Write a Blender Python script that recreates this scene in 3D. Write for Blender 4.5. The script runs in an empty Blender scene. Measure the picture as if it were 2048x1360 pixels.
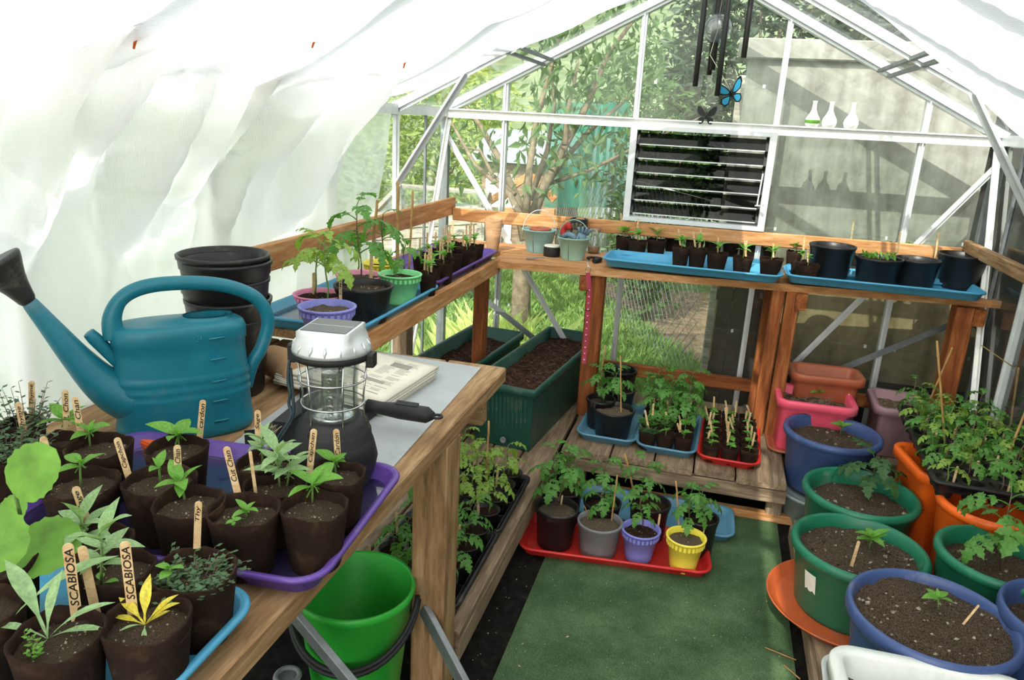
import bpy, math, random
from mathutils import Vector, Matrix, Euler, noise
random.seed(7)
R_ = random.Random(11)
PI = math.pi
SC = bpy.context.scene
COL = SC.collection
# ---------------------------------------------------------------- camera
CX, CY, CZ, YAW, PIT, ROLL, FP = 0.1226, -3.6099, 1.4829, .2574, .2906, .0529, 1490.06
_cy, _sy, _cp, _sp, _cr, _sr = math.cos(YAW), math.sin(YAW), math.cos(PIT), math.sin(PIT), math.cos(ROLL), math.sin(ROLL)
CF = Vector((-_sy*_cp, _cy*_cp, -_sp)); _r = Vector((_cy, _sy, 0)); _u = _r.cross(CF)
CR = _r*_cr + _u*_sr; CU = -_r*_sr + _u*_cr
CAMP = Vector((CX, CY, CZ))
cd = bpy.data.cameras.new('camera'); cam = bpy.data.objects.new('camera', cd); COL.objects.link(cam)
cd.sensor_width = 36; cd.lens = FP/2048*36; cd.clip_start = .02; cd.clip_end = 200
cam.matrix_world = Matrix(((CR.x, CU.x, -CF.x, CX), (CR.y, CU.y, -CF.y, CY), (CR.z, CU.z, -CF.z, CZ), (0, 0, 0, 1)))
SC.camera = cam
# ---------------------------------------------------------------- world, sun, exposure
SUN_DIR = Vector((.12, .64, -.63)).normalized()
w = bpy.data.worlds.new('sky'); SC.world = w; w.use_nodes = True
nt = w.node_tree; bg = nt.nodes['Background']
sky = nt.nodes.new('ShaderNodeTexSky'); sky.sky_type = 'NISHITA'; sky.sun_disc = False
sky.sun_elevation = math.asin(-SUN_DIR.z); sky.sun_rotation = math.atan2(-SUN_DIR.x, -SUN_DIR.y)
sky.air_density = 1.3; sky.dust_density = 3.0; sky.ozone_density = 1.0
hs = nt.nodes.new('ShaderNodeHueSaturation'); hs.inputs['Saturation'].default_value = .35
nt.links.new(sky.outputs[0], hs.inputs['Color']); nt.links.new(hs.outputs[0], bg.inputs['Color'])
bg.inputs['Strength'].default_value = .60
sd = bpy.data.lights.new('sun', 'SUN'); sd.energy = 7.5; sd.angle = .009; sd.color = (1, .95, .86)
so = bpy.data.objects.new('sun', sd); COL.objects.link(so)
so.rotation_euler = SUN_DIR.to_track_quat('-Z', 'Y').to_euler(); so.location = (0, -6, 8)
SC.view_settings.view_transform = 'Standard'; SC.view_settings.look = 'None'
SC.view_settings.exposure = -0.42; SC.view_settings.gamma = 1; SC.view_settings.use_curve_mapping = False

# ---------------------------------------------------------------- helpers
def ray(px, py): return CF + CR*((px-1024)/FP) + CU*((680-py)/FP)
def at(px, py, z=None, y=None, x=None):
    d = ray(px, py)
    t = (z-CZ)/d.z if z is not None else ((y-CY)/d.y if y is not None else (x-CX)/d.x)
    return CAMP + d*t
def depth(p): return (Vector(p)-CAMP).dot(CF)

def lin(c):
    if isinstance(c, str):
        c = c.lstrip('#'); c = [int(c[i:i+2], 16)/255 for i in (0, 2, 4)]
    return tuple((x/12.92 if x <= .04045 else ((x+.055)/1.055)**2.4) for x in c)

class MB:
    def __init__(s): s.v = []; s.f = []; s.m = []; s.sm = []; s.mi = 0; s.smooth = False
    def face(s, idx): s.f.append(tuple(idx)); s.m.append(s.mi); s.sm.append(s.smooth)
    def obox(s, c, ax, ay, az, ch=0):   # centre and three half-axis vectors, optional chamfer on section
        c = Vector(c); ax = Vector(ax); ay = Vector(ay); az = Vector(az); b = len(s.v)
        if ch <= 0:
            for i in (-1, 1):
                for j, k in ((-1, -1), (1, -1), (1, 1), (-1, 1)): s.v.append(c+ax*i+ay*j+az*k)
            for q in ((0, 3, 2, 1), (4, 5, 6, 7), (0, 1, 5, 4), (1, 2, 6, 5), (2, 3, 7, 6), (3, 0, 4, 7)): s.face([b+i for i in q])
        else:
            cy = 1-ch/ay.length; cz = 1-ch/az.length; cx = 1-ch*.7/ax.length
            sec = [(-cy, -1), (cy, -1), (1, -cz), (1, cz), (cy, 1), (-cy, 1), (-1, cz), (-1, -cz)]
            rings = ((-1, .96), (-cx, 1), (cx, 1), (1, .96))
            for i, k in rings:
                for j, l in sec: s.v.append(c+ax*i+ay*j*k+az*l*k)
            n = 8
            for r in range(3):
                for i in range(n): s.face((b+r*n+i, b+r*n+(i+1) % n, b+(r+1)*n+(i+1) % n, b+(r+1)*n+i))
            s.face([b+i for i in range(n)][::-1]); s.face([b+3*n+i for i in range(n)])
    def box(s, x0, x1, y0, y1, z0, z1, ch=0):
        s.obox(((x0+x1)/2, (y0+y1)/2, (z0+z1)/2), ((x1-x0)/2, 0, 0), (0, (y1-y0)/2, 0), (0, 0, (z1-z0)/2), ch)
    def bar(s, a, b, w, t, up=(0, 0, 1), ch=0):
        a = Vector(a); b = Vector(b); d = (b-a); L = d.length; d.normalize(); up = Vector(up)
        sd = d.cross(up)
        if sd.length < 1e-4: sd = d.cross(Vector((0, 1, 0)))
        sd.normalize(); u = sd.cross(d)
        s.obox((a+b)/2, d*L/2, sd*w/2, u*t/2, ch)
    def tube(s, pts, r, n=8, cap=True, closed=False, flat=1.0):
        pts = [Vector(p) for p in pts]; N = len(pts); b = len(s.v)
        rr = r if isinstance(r, (list, tuple)) else [r]*N
        old = s.smooth; s.smooth = True
        up = None
        for i, p in enumerate(pts):
            if closed: t = pts[(i+1) % N]-pts[i-1]
            else: t = pts[min(i+1, N-1)]-pts[max(i-1, 0)]
            t.normalize()
            if up is None:
                up = Vector((0, 0, 1)) if abs(t.z) < .9 else Vector((1, 0, 0))
            sd = t.cross(up)
            if sd.length < 1e-5: sd = t.orthogonal()
            sd.normalize(); up = sd.cross(t).normalized()
            for k in range(n):
                a = 2*PI*k/n; s.v.append(p+sd*(math.cos(a)*rr[i])+up*(math.sin(a)*rr[i]*flat))
        M = N if closed else N-1
        for i in range(M):
            j = (i+1) % N
            for k in range(n): s.face((b+i*n+k, b+i*n+(k+1) % n, b+j*n+(k+1) % n, b+j*n+k))
        s.smooth = False
        if cap and not closed:
            s.face([b+k for k in range(n)][::-1]); s.face([b+(N-1)*n+k for k in range(n)])
        s.smooth = old
    def rings(s, rings, closed_bottom=True, closed_top=False, smooth=True):
        n = len(rings[0]); b = len(s.v); old = s.smooth; s.smooth = smooth
        for r in rings: s.v.extend(Vector(p) for p in r)
        for i in range(len(rings)-1):
            for k in range(n): s.face((b+i*n+k, b+i*n+(k+1) % n, b+(i+1)*n+(k+1) % n, b+(i+1)*n+k))
        s.smooth = old
        if closed_bottom: s.face([b+k for k in range(n)][::-1])
        if closed_top: s.face([b+(len(rings)-1)*n+k for k in range(n)])
    def lathe(s, prof, n=28, c=(0, 0, 0), closed_bottom=True, closed_top=False, smooth=True, sx=1, sy=1):
        s.rings([[(c[0]+r*sx*math.cos(2*PI*k/n), c[1]+r*sy*math.sin(2*PI*k/n), c[2]+z) for k in range(n)] for r, z in prof], closed_bottom, closed_top, smooth)
    def grid(s, fn, nu, nv, smooth=True):
        b = len(s.v); old = s.smooth; s.smooth = smooth
        for j in range(nv+1):
            for i in range(nu+1): s.v.append(Vector(fn(i/nu, j/nv)))
        for j in range(nv):
            for i in range(nu):
                a = b+j*(nu+1)+i; s.face((a, a+1, a+nu+2, a+nu+1))
        s.smooth = old
    def prism(s, pts, off):
        b = len(s.v); n = len(pts); off = Vector(off)
        s.v.extend(Vector(p) for p in pts); s.v.extend(Vector(p)+off for p in pts)
        s.face(range(b, b+n)[::-1]); s.face(range(b+n, b+2*n))
        for k in range(n): s.face((b+k, b+(k+1) % n, b+n+(k+1) % n, b+n+k))
    def add(s, o, mat):
        b = len(s.v); s.v.extend(mat @ v for v in o.v)
        for f, m, q in zip(o.f, o.m, o.sm): s.f.append(tuple(b+i for i in f)); s.m.append(m); s.sm.append(q)
    def mesh(s, name, mats):
        me = bpy.data.meshes.new(name); me.from_pydata([tuple(v) for v in s.v], [], s.f)
        if not isinstance(mats, (list, tuple)): mats = [mats]
        for m in mats: me.materials.append(m)
        me.polygons.foreach_set('material_index', s.m); me.polygons.foreach_set('use_smooth', s.sm)
        me.update(); return me
    def build(s, name, mats, parent=None, loc=None, rot=None):
        return place(name, s.mesh(name, mats), parent, loc, rot)

def place(name, me, parent=None, loc=None, rot=None, scale=None):
    o = bpy.data.objects.new(name, me); COL.objects.link(o)
    if parent is not None: o.parent = parent
    if loc is not None: o.location = loc
    if rot is not None: o.rotation_euler = rot
    if scale is not None: o.scale = scale if hasattr(scale, '__len__') else (scale,)*3
    return o
def tag(o, label=None, cat=None, group=None, kind=None):
    if label: o['label'] = label
    if cat: o['category'] = cat
    if group: o['group'] = group
    if kind: o['kind'] = kind
    return o
def thing(name, label, cat, loc=(0, 0, 0), rz=0, group=None):
    return tag(place(name, None, None, loc, (0, 0, rz)), label, cat, group)
def struct(name, loc=(0, 0, 0), mb=None, mats=None):
    o = place(name, mb.mesh(name, mats) if mb else None, None, loc); o['kind'] = 'structure'; return o

# ---------------------------------------------------------------- materials
class N:
    def __init__(s, name):
        s.m = bpy.data.materials.new(name); s.m.use_nodes = True; s.t = s.m.node_tree
        s.b = s.t.nodes['Principled BSDF']; s.out = s.t.nodes['Material Output']
    def n(s, kind, **k):
        x = s.t.nodes.new(kind)
        for a, v in k.items():
            if a in x.inputs.keys(): x.inputs[a].default_value = v
            else: setattr(x, a, v)
        return x
    def l(s, a, b): s.t.links.new(a, b)
    def coord(s, scale=(1, 1, 1), rnd=True):
        tc = s.n('ShaderNodeTexCoord'); mp = s.n('ShaderNodeMapping'); mp.inputs['Scale'].default_value = scale
        if rnd:
            oi = s.n('ShaderNodeObjectInfo'); cx = s.n('ShaderNodeVectorMath', operation='SCALE'); cx.inputs[0].default_value = (7, 13, 5)
            s.l(oi.outputs['Random'], cx.inputs['Scale']); s.l(cx.outputs[0], mp.inputs['Location'])
        s.l(tc.outputs['Object'], mp.inputs['Vector']); return mp.outputs[0]
    def noise(s, vec, scale=5, detail=4, rough=.5, dist=0):
        x = s.n('ShaderNodeTexNoise'); x.inputs['Scale'].default_value = scale; x.inputs['Detail'].default_value = detail
        x.inputs['Roughness'].default_value = rough; x.inputs['Distortion'].default_value = dist; s.l(vec, x.inputs['Vector']); return x.outputs['Fac']
    def ramp(s, fac, stops):
        r = s.n('ShaderNodeValToRGB'); e = r.color_ramp.elements
        while len(e) < len(stops): e.new(.5)
        for q, (p, c) in zip(e, stops):
            q.position = p; q.color = (*c, 1) if len(c) == 3 else c
        s.l(fac, r.inputs[0]); return r.outputs[0]
    def bump(s, h, strength=.3, dist=.01):
        b = s.n('ShaderNodeBump'); b.inputs['Strength'].default_value = strength; b.inputs['Distance'].default_value = dist
        s.l(h, b.inputs['Height']); s.l(b.outputs[0], s.b.inputs['Normal']); return b.outputs[0]
    def set(s, rough=.5, metal=0, spec=.5):
        s.b.inputs['Roughness'].default_value = rough; s.b.inputs['Metallic'].default_value = metal
        s.b.inputs['Specular IOR Level'].default_value = spec

def rough_peat(name, c1, c2):
    m = N(name); m.set(.97, 0, .1); v = m.coord(); f = m.noise(v, 16, 8, .72, .4); g = m.noise(v, 170, 4, .7)
    m.l(m.ramp(f, [(.38, lin(c1)), (.55, shade(lin(c1), 1.35)), (.78, lin(c2))]), m.b.inputs['Base Color']); m.bump(g, .55, .003); return m.m
def shade(c, k): return tuple(min(1, x*k) for x in c)
def plain(name, c, rough=.5, metal=0, spec=.5, var=.18, scale=6, bump=0, bscale=60):
    m = N(name); c = lin(c); m.set(rough, metal, spec); v = m.coord()
    f = m.noise(v, scale, 5, .6)
    m.l(m.ramp(f, [(.3, shade(c, 1-var)), (.7, shade(c, 1+var))]), m.b.inputs['Base Color'])
    if bump: m.bump(m.noise(v, bscale, 3), bump, .004)
    return m.m
def dusty(name, c, dust='#8d8378', amt=.35, rough=.45, scale=9):
    m = N(name); c = lin(c); d = lin(dust); m.set(rough, 0, .4); v = m.coord()
    f = m.noise(v, scale, 8, .72, .4)
    mix = tuple(c[i]*(1-amt)+d[i]*amt for i in range(3))
    m.l(m.ramp(f, [(.40, c), (.56, shade(c, 1.12)), (.75, mix)]), m.b.inputs['Base Color'])
    g = m.noise(v, 260, 2); m.bump(g, .06, .002)
    return m.m
def wood(name, dark, mid, light, rough=.7, ring=9, stretch=.12):
    m = N(name); m.set(rough, 0, .25); v = m.coord((stretch*8, 8, 8))
    big = m.noise(v, ring*.35, 3, .5, 1.2)
    wv = m.n('ShaderNodeTexNoise'); wv.inputs['Scale'].default_value = ring; wv.inputs['Detail'].default_value = 8; wv.inputs['Roughness'].default_value = .65; wv.inputs['Distortion'].default_value = .6
    m.l(v, wv.inputs['Vector'])
    mx = m.n('ShaderNodeMath', operation='MULTIPLY_ADD'); m.l(wv.outputs['Fac'], mx.inputs[0]); mx.inputs[1].default_value = .6
    m2 = m.n('ShaderNodeMath', operation='MULTIPLY'); m.l(big, m2.inputs[0]); m2.inputs[1].default_value = .4; m.l(m2.outputs[0], mx.inputs[2])
    m.l(m.ramp(mx.outputs[0], [(.30, lin(dark)), (.5, lin(mid)), (.72, lin(light))]), m.b.inputs['Base Color'])
    m.bump(wv.outputs['Fac'], .3, .003); return m.m
M = {}
M['wood_bench'] = wood('weathered_bench_wood', '#5a4029', '#957350', '#c1a27c')
M['wood_rail'] = wood('rail_wood', '#8a5a33', '#bd8655', '#dfb488')
M['wood_stain'] = wood('stained_wood', '#4b2412', '#8a4c25', '#bd7d4b', ring=6)
M['wood_stage'] = wood('staging_wood', '#4d3f31', '#86705a', '#b8a286')
M['wood_grey'] = wood('grey_post_wood', '#5f5a4f', '#a39d90', '#d5d0c4', ring=12)
M['wood_fence'] = wood('fence_wood', '#1e140e', '#3d2a1e', '#5f4735')
M['alu'] = plain('aluminium', '#d6d9da', .42, .35, .5, .10, 14)
M['alu_dull'] = plain('dull_aluminium', '#8b8f92', .5, .7, .5, .2, 20)
M['white_paint'] = dusty('peeling_white_bar', '#ecece8', '#8b867c', .35, .5, 30)
M['black_metal'] = plain('black_metal', '#15120f', .45, .0, .5, .2)
M['chrome'] = plain('chrome_wire', '#c8c8c8', .2, 1, .5, .05)
M['zinc'] = dusty('zinc_sheet', '#a4a8aa', '#6d6a64', .55, .55, 7)
def net_mat(name, col, tr, trans):
    m = N(name); t = m.t; v = m.coord(rnd=False)
    df = m.n('ShaderNodeBsdfDiffuse', Color=(*lin(col), 1)); tl = m.n('ShaderNodeBsdfTranslucent', Color=(*lin(col), 1))
    tp = m.n('ShaderNodeBsdfTransparent')
    a = m.n('ShaderNodeMixShader', Fac=trans); m.l(df.outputs[0], a.inputs[1]); m.l(tl.outputs[0], a.inputs[2])
    b = m.n('ShaderNodeMixShader'); m.l(a.outputs[0], b.inputs[1]); m.l(tp.outputs[0], b.inputs[2])
    w1 = m.n('ShaderNodeTexWave', bands_direction='Y', wave_profile='SIN'); w1.inputs['Scale'].default_value = 110; m.l(v, w1.inputs['Vector'])
    w2 = m.n('ShaderNodeTexWave', bands_direction='Z', wave_profile='SIN'); w2.inputs['Scale'].default_value = 110; m.l(v, w2.inputs['Vector'])
    mu = m.n('ShaderNodeMath', operation='MULTIPLY'); m.l(w1.outputs['Fac'], mu.inputs[0]); m.l(w2.outputs['Fac'], mu.inputs[1])
    nz = m.noise(v, 3, 4, .6); ad = m.n('ShaderNodeMath', operation='MULTIPLY_ADD'); m.l(mu.outputs[0], ad.inputs[0]); ad.inputs[1].default_value = .22
    n2 = m.n('ShaderNodeMath', operation='MULTIPLY_ADD'); m.l(nz, n2.inputs[0]); n2.inputs[1].default_value = .3; n2.inputs[2].default_value = tr-.22
    m.l(n2.outputs[0], ad.inputs[2]); m.l(ad.outputs[0], b.inputs['Fac'])
    bp = m.n('ShaderNodeBump'); bp.inputs['Strength'].default_value = .25; bp.inputs['Distance'].default_value = .01
    m.l(m.noise(v, 9, 5, .6), bp.inputs['Height'])
    m.l(bp.outputs[0], df.inputs['Normal']); m.l(bp.outputs[0], tl.inputs['Normal'])
    m.l(b.outputs[0], m.out.inputs['Surface']); return m.m
M['net'] = net_mat('white_netting', '#faf8f8', .085, .68)
M['net_thin'] = net_mat('thin_white_netting', '#f8faf6', .38, .6)
def glass_mat(name, tint, dirt, gl=.06, dirtc='#c9cfc4'):
    m = N(name); tp = m.n('ShaderNodeBsdfTransparent', Color=(*tint, 1)); gs = m.n('ShaderNodeBsdfGlossy', Roughness=.03)
    df = m.n('ShaderNodeBsdfDiffuse', Color=(*lin(dirtc), 1)); a = m.n('ShaderNodeMixShader'); b = m.n('ShaderNodeMixShader')
    m.l(tp.outputs[0], a.inputs[1]); m.l(gs.outputs[0], a.inputs[2])
    lw = m.n('ShaderNodeLayerWeight', Blend=.15); mm = m.n('ShaderNodeMath', operation='MULTIPLY_ADD'); m.l(lw.outputs['Fresnel'], mm.inputs[0]); mm.inputs[1].default_value = .22; mm.inputs[2].default_value = gl*.3
    m.l(mm.outputs[0], a.inputs['Fac'])
    v = m.coord((1, 1, .35), rnd=False); f = m.noise(v, 7, 8, .7, .5)
    rr = m.ramp(f, [(.35, (dirt*.35,)*3), (.7, (dirt,)*3), (.85, (dirt*2.2,)*3)]); m.l(rr, b.inputs['Fac'])
    m.l(a.outputs[0], b.inputs[1]); m.l(df.outputs[0], b.inputs[2]); m.l(b.outputs[0], m.out.inputs['Surface']); return m.m
M['glass'] = glass_mat('greenhouse_glass', (.93, .96, .94), .06)
M['glass_clear'] = glass_mat('clear_plastic', (.92, .94, .93), .05, .3)
M['glass_dark'] = glass_mat('dark_louvre_glass', (.24, .25, .24), .05, .04, '#2c2c2a')
def soil_mat(name, a, b, c, grit='#9a8d7c'):
    m = N(name); m.set(.95, 0, .15); v = m.coord()
    f = m.noise(v, 45, 8, .75); vo = m.n('ShaderNodeTexVoronoi'); vo.inputs['Scale'].default_value = 150; m.l(v, vo.inputs['Vector'])
    base = m.ramp(f, [(.36, lin(a)), (.5, lin(b)), (.66, lin(c))])
    gr = m.ramp(vo.outputs['Color'], [(.80, (0, 0, 0)), (.86, (1, 1, 1))])
    mx = m.n('ShaderNodeMixRGB'); m.l(gr, mx.inputs[0]); m.l(base, mx.inputs[1]); mx.inputs[2].default_value = (*lin(grit), 1)
    m.l(mx.outputs[0], m.b.inputs['Base Color']); m.bump(f, .9, .012); return m.m
M['soil'] = soil_mat('potting_soil', '#2a2019', '#5b493b', '#94816c')
M['soil_dark'] = soil_mat('dark_compost', '#1e120d', '#3f2a20', '#65493a', '#7a5b48')
M['soil_light'] = soil_mat('dry_mulch', '#41362b', '#7d6b58', '#a99882', '#b7a891')
M['pebble'] = plain('pebbles', '#8f8676', .85, 0, .3, .5, 40)
M['peat'] = rough_peat('peat_pot_wet', '#261b15', '#55412f')
M['peat_dry'] = dusty('peat_pot_dry', '#a98260', '#c9a988', .5, .95, 10)
PL = dict(black='#1b1a1b', grey='#707070', can='#156a7c', canb='#2e2c2c', purple='#5b3f8f', blue='#4a96ba', bluer='#56869f', red='#c32a26', pink='#e58cb4',
  lav='#7f7fc8', mint='#7fd08c', yellow='#ecd94d', green='#1d6b4f', navy='#3c4f7c', hotpink='#e5566f', orange='#e8641c', mauve='#a17f86', terra='#a55a3e',
  bucket='#2fa336', white='#d3d6d1', trough='#1c4a40', copper='#b0644a', cream='#e2ddcf', bluegrey='#8fb6b4', gr2='#8fb3a2', lpink='#d98aa4', saucer='#b8572f', greyb='#8f9a9a')
for k, c in PL.items(): M[k] = dusty('plastic_'+k, c, '#a39a8c', .22 if k in ('bucket', 'can', 'yellow', 'mint', 'lav', 'purple', 'blue', 'red', 'orange', 'hotpink') else .38, .38)
M['grey'] = dusty('plastic_grey', '#77777a', '#b5b2ac', .6, .5, 16)
M['bench_silver'] = plain('silver_plastic', '#c9ccce', .3, .35, .5, .05)
M['stick'] = wood('lolly_stick', '#b08a5e', '#d6b486', '#ecd2a8', ring=16)
M['bamboo'] = plain('bamboo_cane', '#b08a55', .6, 0, .3, .3, 20)
M['ink'] = plain('marker_ink', '#17120f', .6)
def leaf_mat(name, c, tr=.35, rough=.45, sc=14):
    m = N(name); c = lin(c); v = m.coord(); f = m.noise(v, sc, 4, .6)
    rp = m.ramp(f, [(.3, shade(c, .72)), (.7, shade(c, 1.3))])
    m.set(rough, 0, .35); m.l(rp, m.b.inputs['Base Color'])
    tl = m.n('ShaderNodeBsdfTranslucent'); hv = m.n('ShaderNodeMixRGB', blend_type='MULTIPLY'); hv.inputs[0].default_value = 1; m.l(rp, hv.inputs[1]); hv.inputs[2].default_value = (1.5, 1.6, .7, 1)
    m.l(hv.outputs[0], tl.inputs['Color'])
    mx = m.n('ShaderNodeMixShader', Fac=tr); m.l(m.b.outputs[0], mx.inputs[1]); m.l(tl.outputs[0], mx.inputs[2]); m.l(mx.outputs[0], m.out.inputs['Surface']); return m.m
M['leaf'] = leaf_mat('pepper_leaf', '#6fa544')
M['leaf_tom'] = leaf_mat('tomato_leaf', '#5c8f42')
M['leaf_tom2'] = leaf_mat('tomato_leaf_pale', '#8aa84a')
M['leaf_dark'] = leaf_mat('dark_leaf', '#44693c')
M['leaf_sage'] = leaf_mat('sage_leaf', '#8fae7c', .25, .7)
M['leaf_thyme'] = leaf_mat('thyme_leaf', '#4d6a4a', .2, .6)
M['leaf_yel'] = leaf_mat('yellow_leaf', '#dccb4e')
M['leaf_squash'] = leaf_mat('squash_leaf', '#6b9a3c', .22, .6, 2.2)
M['stem'] = plain('green_stem', '#6d8a4a', .6, 0, .3, .2, 30)
M['stem_red'] = plain('purplish_stem', '#6a5548', .6, 0, .3, .3, 30)
M['tree_leaf'] = leaf_mat('tree_leaf', '#55703f', .3)
M['tree_leaf_pale'] = leaf_mat('bright_bush_leaf', '#a0b062', .3)  # yellow-green leaf colour of the left-hand shrubs
M['tree_leaf_dark'] = leaf_mat('evergreen_leaf', '#2c4028', .15)
M['bark'] = plain('bark', '#7a6c58', .9, 0, .2, .4, 25, .6, 40)
def ground_mat(name, stops, sc, bump=.5):
    m = N(name); m.set(.95, 0, .1); v = m.coord(rnd=False); f = m.noise(v, sc, 8, .7)
    m.l(m.ramp(f, stops), m.b.inputs['Base Color']); m.bump(f, bump, .03); return m.m
M['hill'] = ground_mat('hill_grass', [(.3, lin('#59674a')), (.5, lin('#737f5e')), (.7, lin('#8f9777'))], 2.2)
M['lawn'] = ground_mat('lawn', [(.3, lin('#46562e')), (.55, lin('#6f8447')), (.75, lin('#8d8a66'))], 9)
M['blade'] = leaf_mat('grass_blade', '#7f9c55', .25)
M['blade_pale'] = leaf_mat('pale_grass_blade', '#c3cf86', .3)
M['dirt'] = ground_mat('bare_earth', [(.3, lin('#5a4a3a')), (.55, lin('#8d7a62')), (.75, lin('#b3a084'))], 14)
M['membrane'] = ground_mat('weed_membrane', [(.35, lin('#0f0e0d')), (.6, lin('#22201d')), (.8, lin('#4a433a'))], 30, .3)
def carpet():
    m = N('green_carpet'); m.set(.95, 0, .1); v = m.coord(rnd=False); f = m.noise(v, 420, 3, .6); g = m.noise(v, 5, 4, .6)
    mx = m.n('ShaderNodeMath', operation='MULTIPLY_ADD'); m.l(f, mx.inputs[0]); mx.inputs[1].default_value = .6
    m2 = m.n('ShaderNodeMath', operation='MULTIPLY'); m.l(g, m2.inputs[0]); m2.inputs[1].default_value = .4; m.l(m2.outputs[0], mx.inputs[2])
    m.l(m.ramp(mx.outputs[0], [(.33, lin('#2f422b')), (.5, lin('#506a47')), (.68, lin('#80946f'))]), m.b.inputs['Base Color']); m.bump(f, .8, .006); return m.m
M['carpet'] = carpet()
def concrete():
    m = N('stained_concrete'); m.set(.9, 0, .2); tc = m.n('ShaderNodeTexCoord'); sp = m.n('ShaderNodeSeparateXYZ'); m.l(tc.outputs['Object'], sp.inputs[0])
    mp = m.n('ShaderNodeMapping'); mp.inputs['Scale'].default_value = (6, 6, .8); m.l(tc.outputs['Object'], mp.inputs['Vector'])
    st = m.noise(mp.outputs[0], 1.6, 6, .6); fine = m.noise(tc.outputs['Object'], 12, 8, .7)
    mx = m.n('ShaderNodeMath', operation='MULTIPLY_ADD'); m.l(st, mx.inputs[0]); mx.inputs[1].default_value = .55
    m2 = m.n('ShaderNodeMath', operation='MULTIPLY'); m.l(fine, m2.inputs[0]); m2.inputs[1].default_value = .45; m.l(m2.outputs[0], mx.inputs[2])
    a = m.ramp(mx.outputs[0], [(.35, lin('#6d685d')), (.5, lin('#96938a')), (.65, lin('#b5b3aa'))])
    b = m.ramp(mx.outputs[0], [(.35, lin('#5f4f38')), (.5, lin('#8f7c5c')), (.65, lin('#ab9a78'))])
    zr = m.ramp(sp.outputs['Z'], [(.0, (1, 1, 1)), (.97, (1, 1, 1)), (1.0, (0, 0, 0))])
    mr = m.n('ShaderNodeMapRange'); m.l(sp.outputs['Z'], mr.inputs[0]); mr.inputs[1].default_value = .85; mr.inputs[2].default_value = 1.02; mr.inputs[3].default_value = 1; mr.inputs[4].default_value = 0
    mm = m.n('ShaderNodeMixRGB'); m.l(mr.outputs[0], mm.inputs[0]); m.l(a, mm.inputs[1]); m.l(b, mm.inputs[2])
    m.l(mm.outputs[0], m.b.inputs['Base Color']); m.bump(fine, .3, .01); return m.m
M['concrete'] = concrete()
M['darkwall'] = ground_mat('shade_dark_wall', [(.35, lin('#0d0b09')), (.6, lin('#1a1612')), (.8, lin('#2b2620'))], 6, .3)  # near-black wall colour with the shade painted in
M['shadecloth'] = net_mat('green_shade_cloth', '#2f8f7a', .32, .4)
M['paper'] = plain('newsprint', '#d9d3c4', .9, 0, .1, .06)
M['print'] = plain('printed_ink', '#8f8a82', .9)
M['solar'] = plain('solar_cell', '#4c4f54', .2, .2, .6, .1)
M['blackrub'] = plain('black_rubber', '#1d1d1f', .55, 0, .4, .15)
M['cord'] = plain('dark_teal_cord', '#27383f', .6)
M['bristle'] = plain('straw_bristle', '#c2b291', .8)
M['led'] = plain('reflector', '#dfe2e4', .15, .9)
M['wing'] = plain('blue_wing', '#3aa0cb', .45, 0, .5, .1)
M['glove'] = plain('blue_grey_glove', '#6f8794', .8, 0, .2, .3, 20)
M['gloveo'] = plain('olive_glove', '#6d6650', .85, 0, .2, .3, 20)
M['redcloth'] = plain('red_cloth', '#c2302c', .7)
M['strap'] = plain('raspberry_strap', '#a63a52', .6, 0, .3, .2, 30)
M['rope'] = plain('orange_twine', '#dd6a2c', .8)
M['water'] = glass_mat('tray_water', (.75, .75, .8), .02, .5)

# ---------------------------------------------------------------- the setting
mb = MB(); mb.box(-1.30, 1.30, -5.2, .02, -.09, 0); struct('floor', mb=mb, mats=M['membrane'])
mb = MB(); mb.box(-.31, .50, -4.8, -.80, .001, .008); c = mb.build('carpet', M['carpet']); tag(c, 'worn green outdoor carpet strip on the black floor', 'carpet')
H, XW, S = 1.5, 1.22, .507
def rz_(x): return H+S*(XW-abs(x))
YEND = -4.6
bars_x = [-1.22, -.915, -.291, .323, .915, 1.22]
def pane(parent, pts, th, mat='glass', name='pane'):
    m = MB(); m.prism(pts, th); return m.build(name, M[mat], parent)
# back gable
wb = struct('wall_back')
for x in bars_x:
    corner = abs(x) > 1.2
    mb = MB(); mb.box(x-(.02 if corner else .012), x+(.02 if corner else .012), -.03, .006, 0, (H if corner else rz_(x)-.02))
    if not corner: mb.box(x-.003, x+.003, -.042, -.03, 0, rz_(x)-.02)
    mb.build('glazing_bar', M['alu' if abs(x) < 1 else 'alu_dull'], wb)
mb = MB(); mb.box(-XW, XW, -.045, -.005, H-.035, H+.008); mb.box(-XW, XW, -.06, -.045, H+.002, H+.008); mb.build('eave_bar', M['white_paint'], wb)
for s in (-1, 1):
    mb = MB(); mb.bar((s*XW, -.015, H), (0, -.015, rz_(0)), .05, .045, (0, 0, 1)); mb.bar((s*XW, -.05, H+.0), (0, -.05, rz_(0)), .012, .02); mb.build('gable_rafter', M['alu'], wb)
    mb = MB(); mb.bar((s*1.22, -.045, 1.41), (s*.27, -.045, 0.02), .004, .028, (0, 0, 1)); mb.bar((s*1.22, -.05, 1.41), (s*.27, -.05, 0.02), .012, .004, (0, 0, 1)); mb.build('brace', M['alu'], wb)
    mb = MB(); mb.bar((s*1.22, -.055, .745), (s*.30, -.055, .15), .004, .028); mb.build('brace', M['alu_dull'], wb)
mb = MB(); mb.box(-XW, XW, -.04, .02, 0, .05); mb.build('sill', M['alu_dull'], wb)
allx = [-1.22, -.915, -.291, .323, .915, 1.22]
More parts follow.
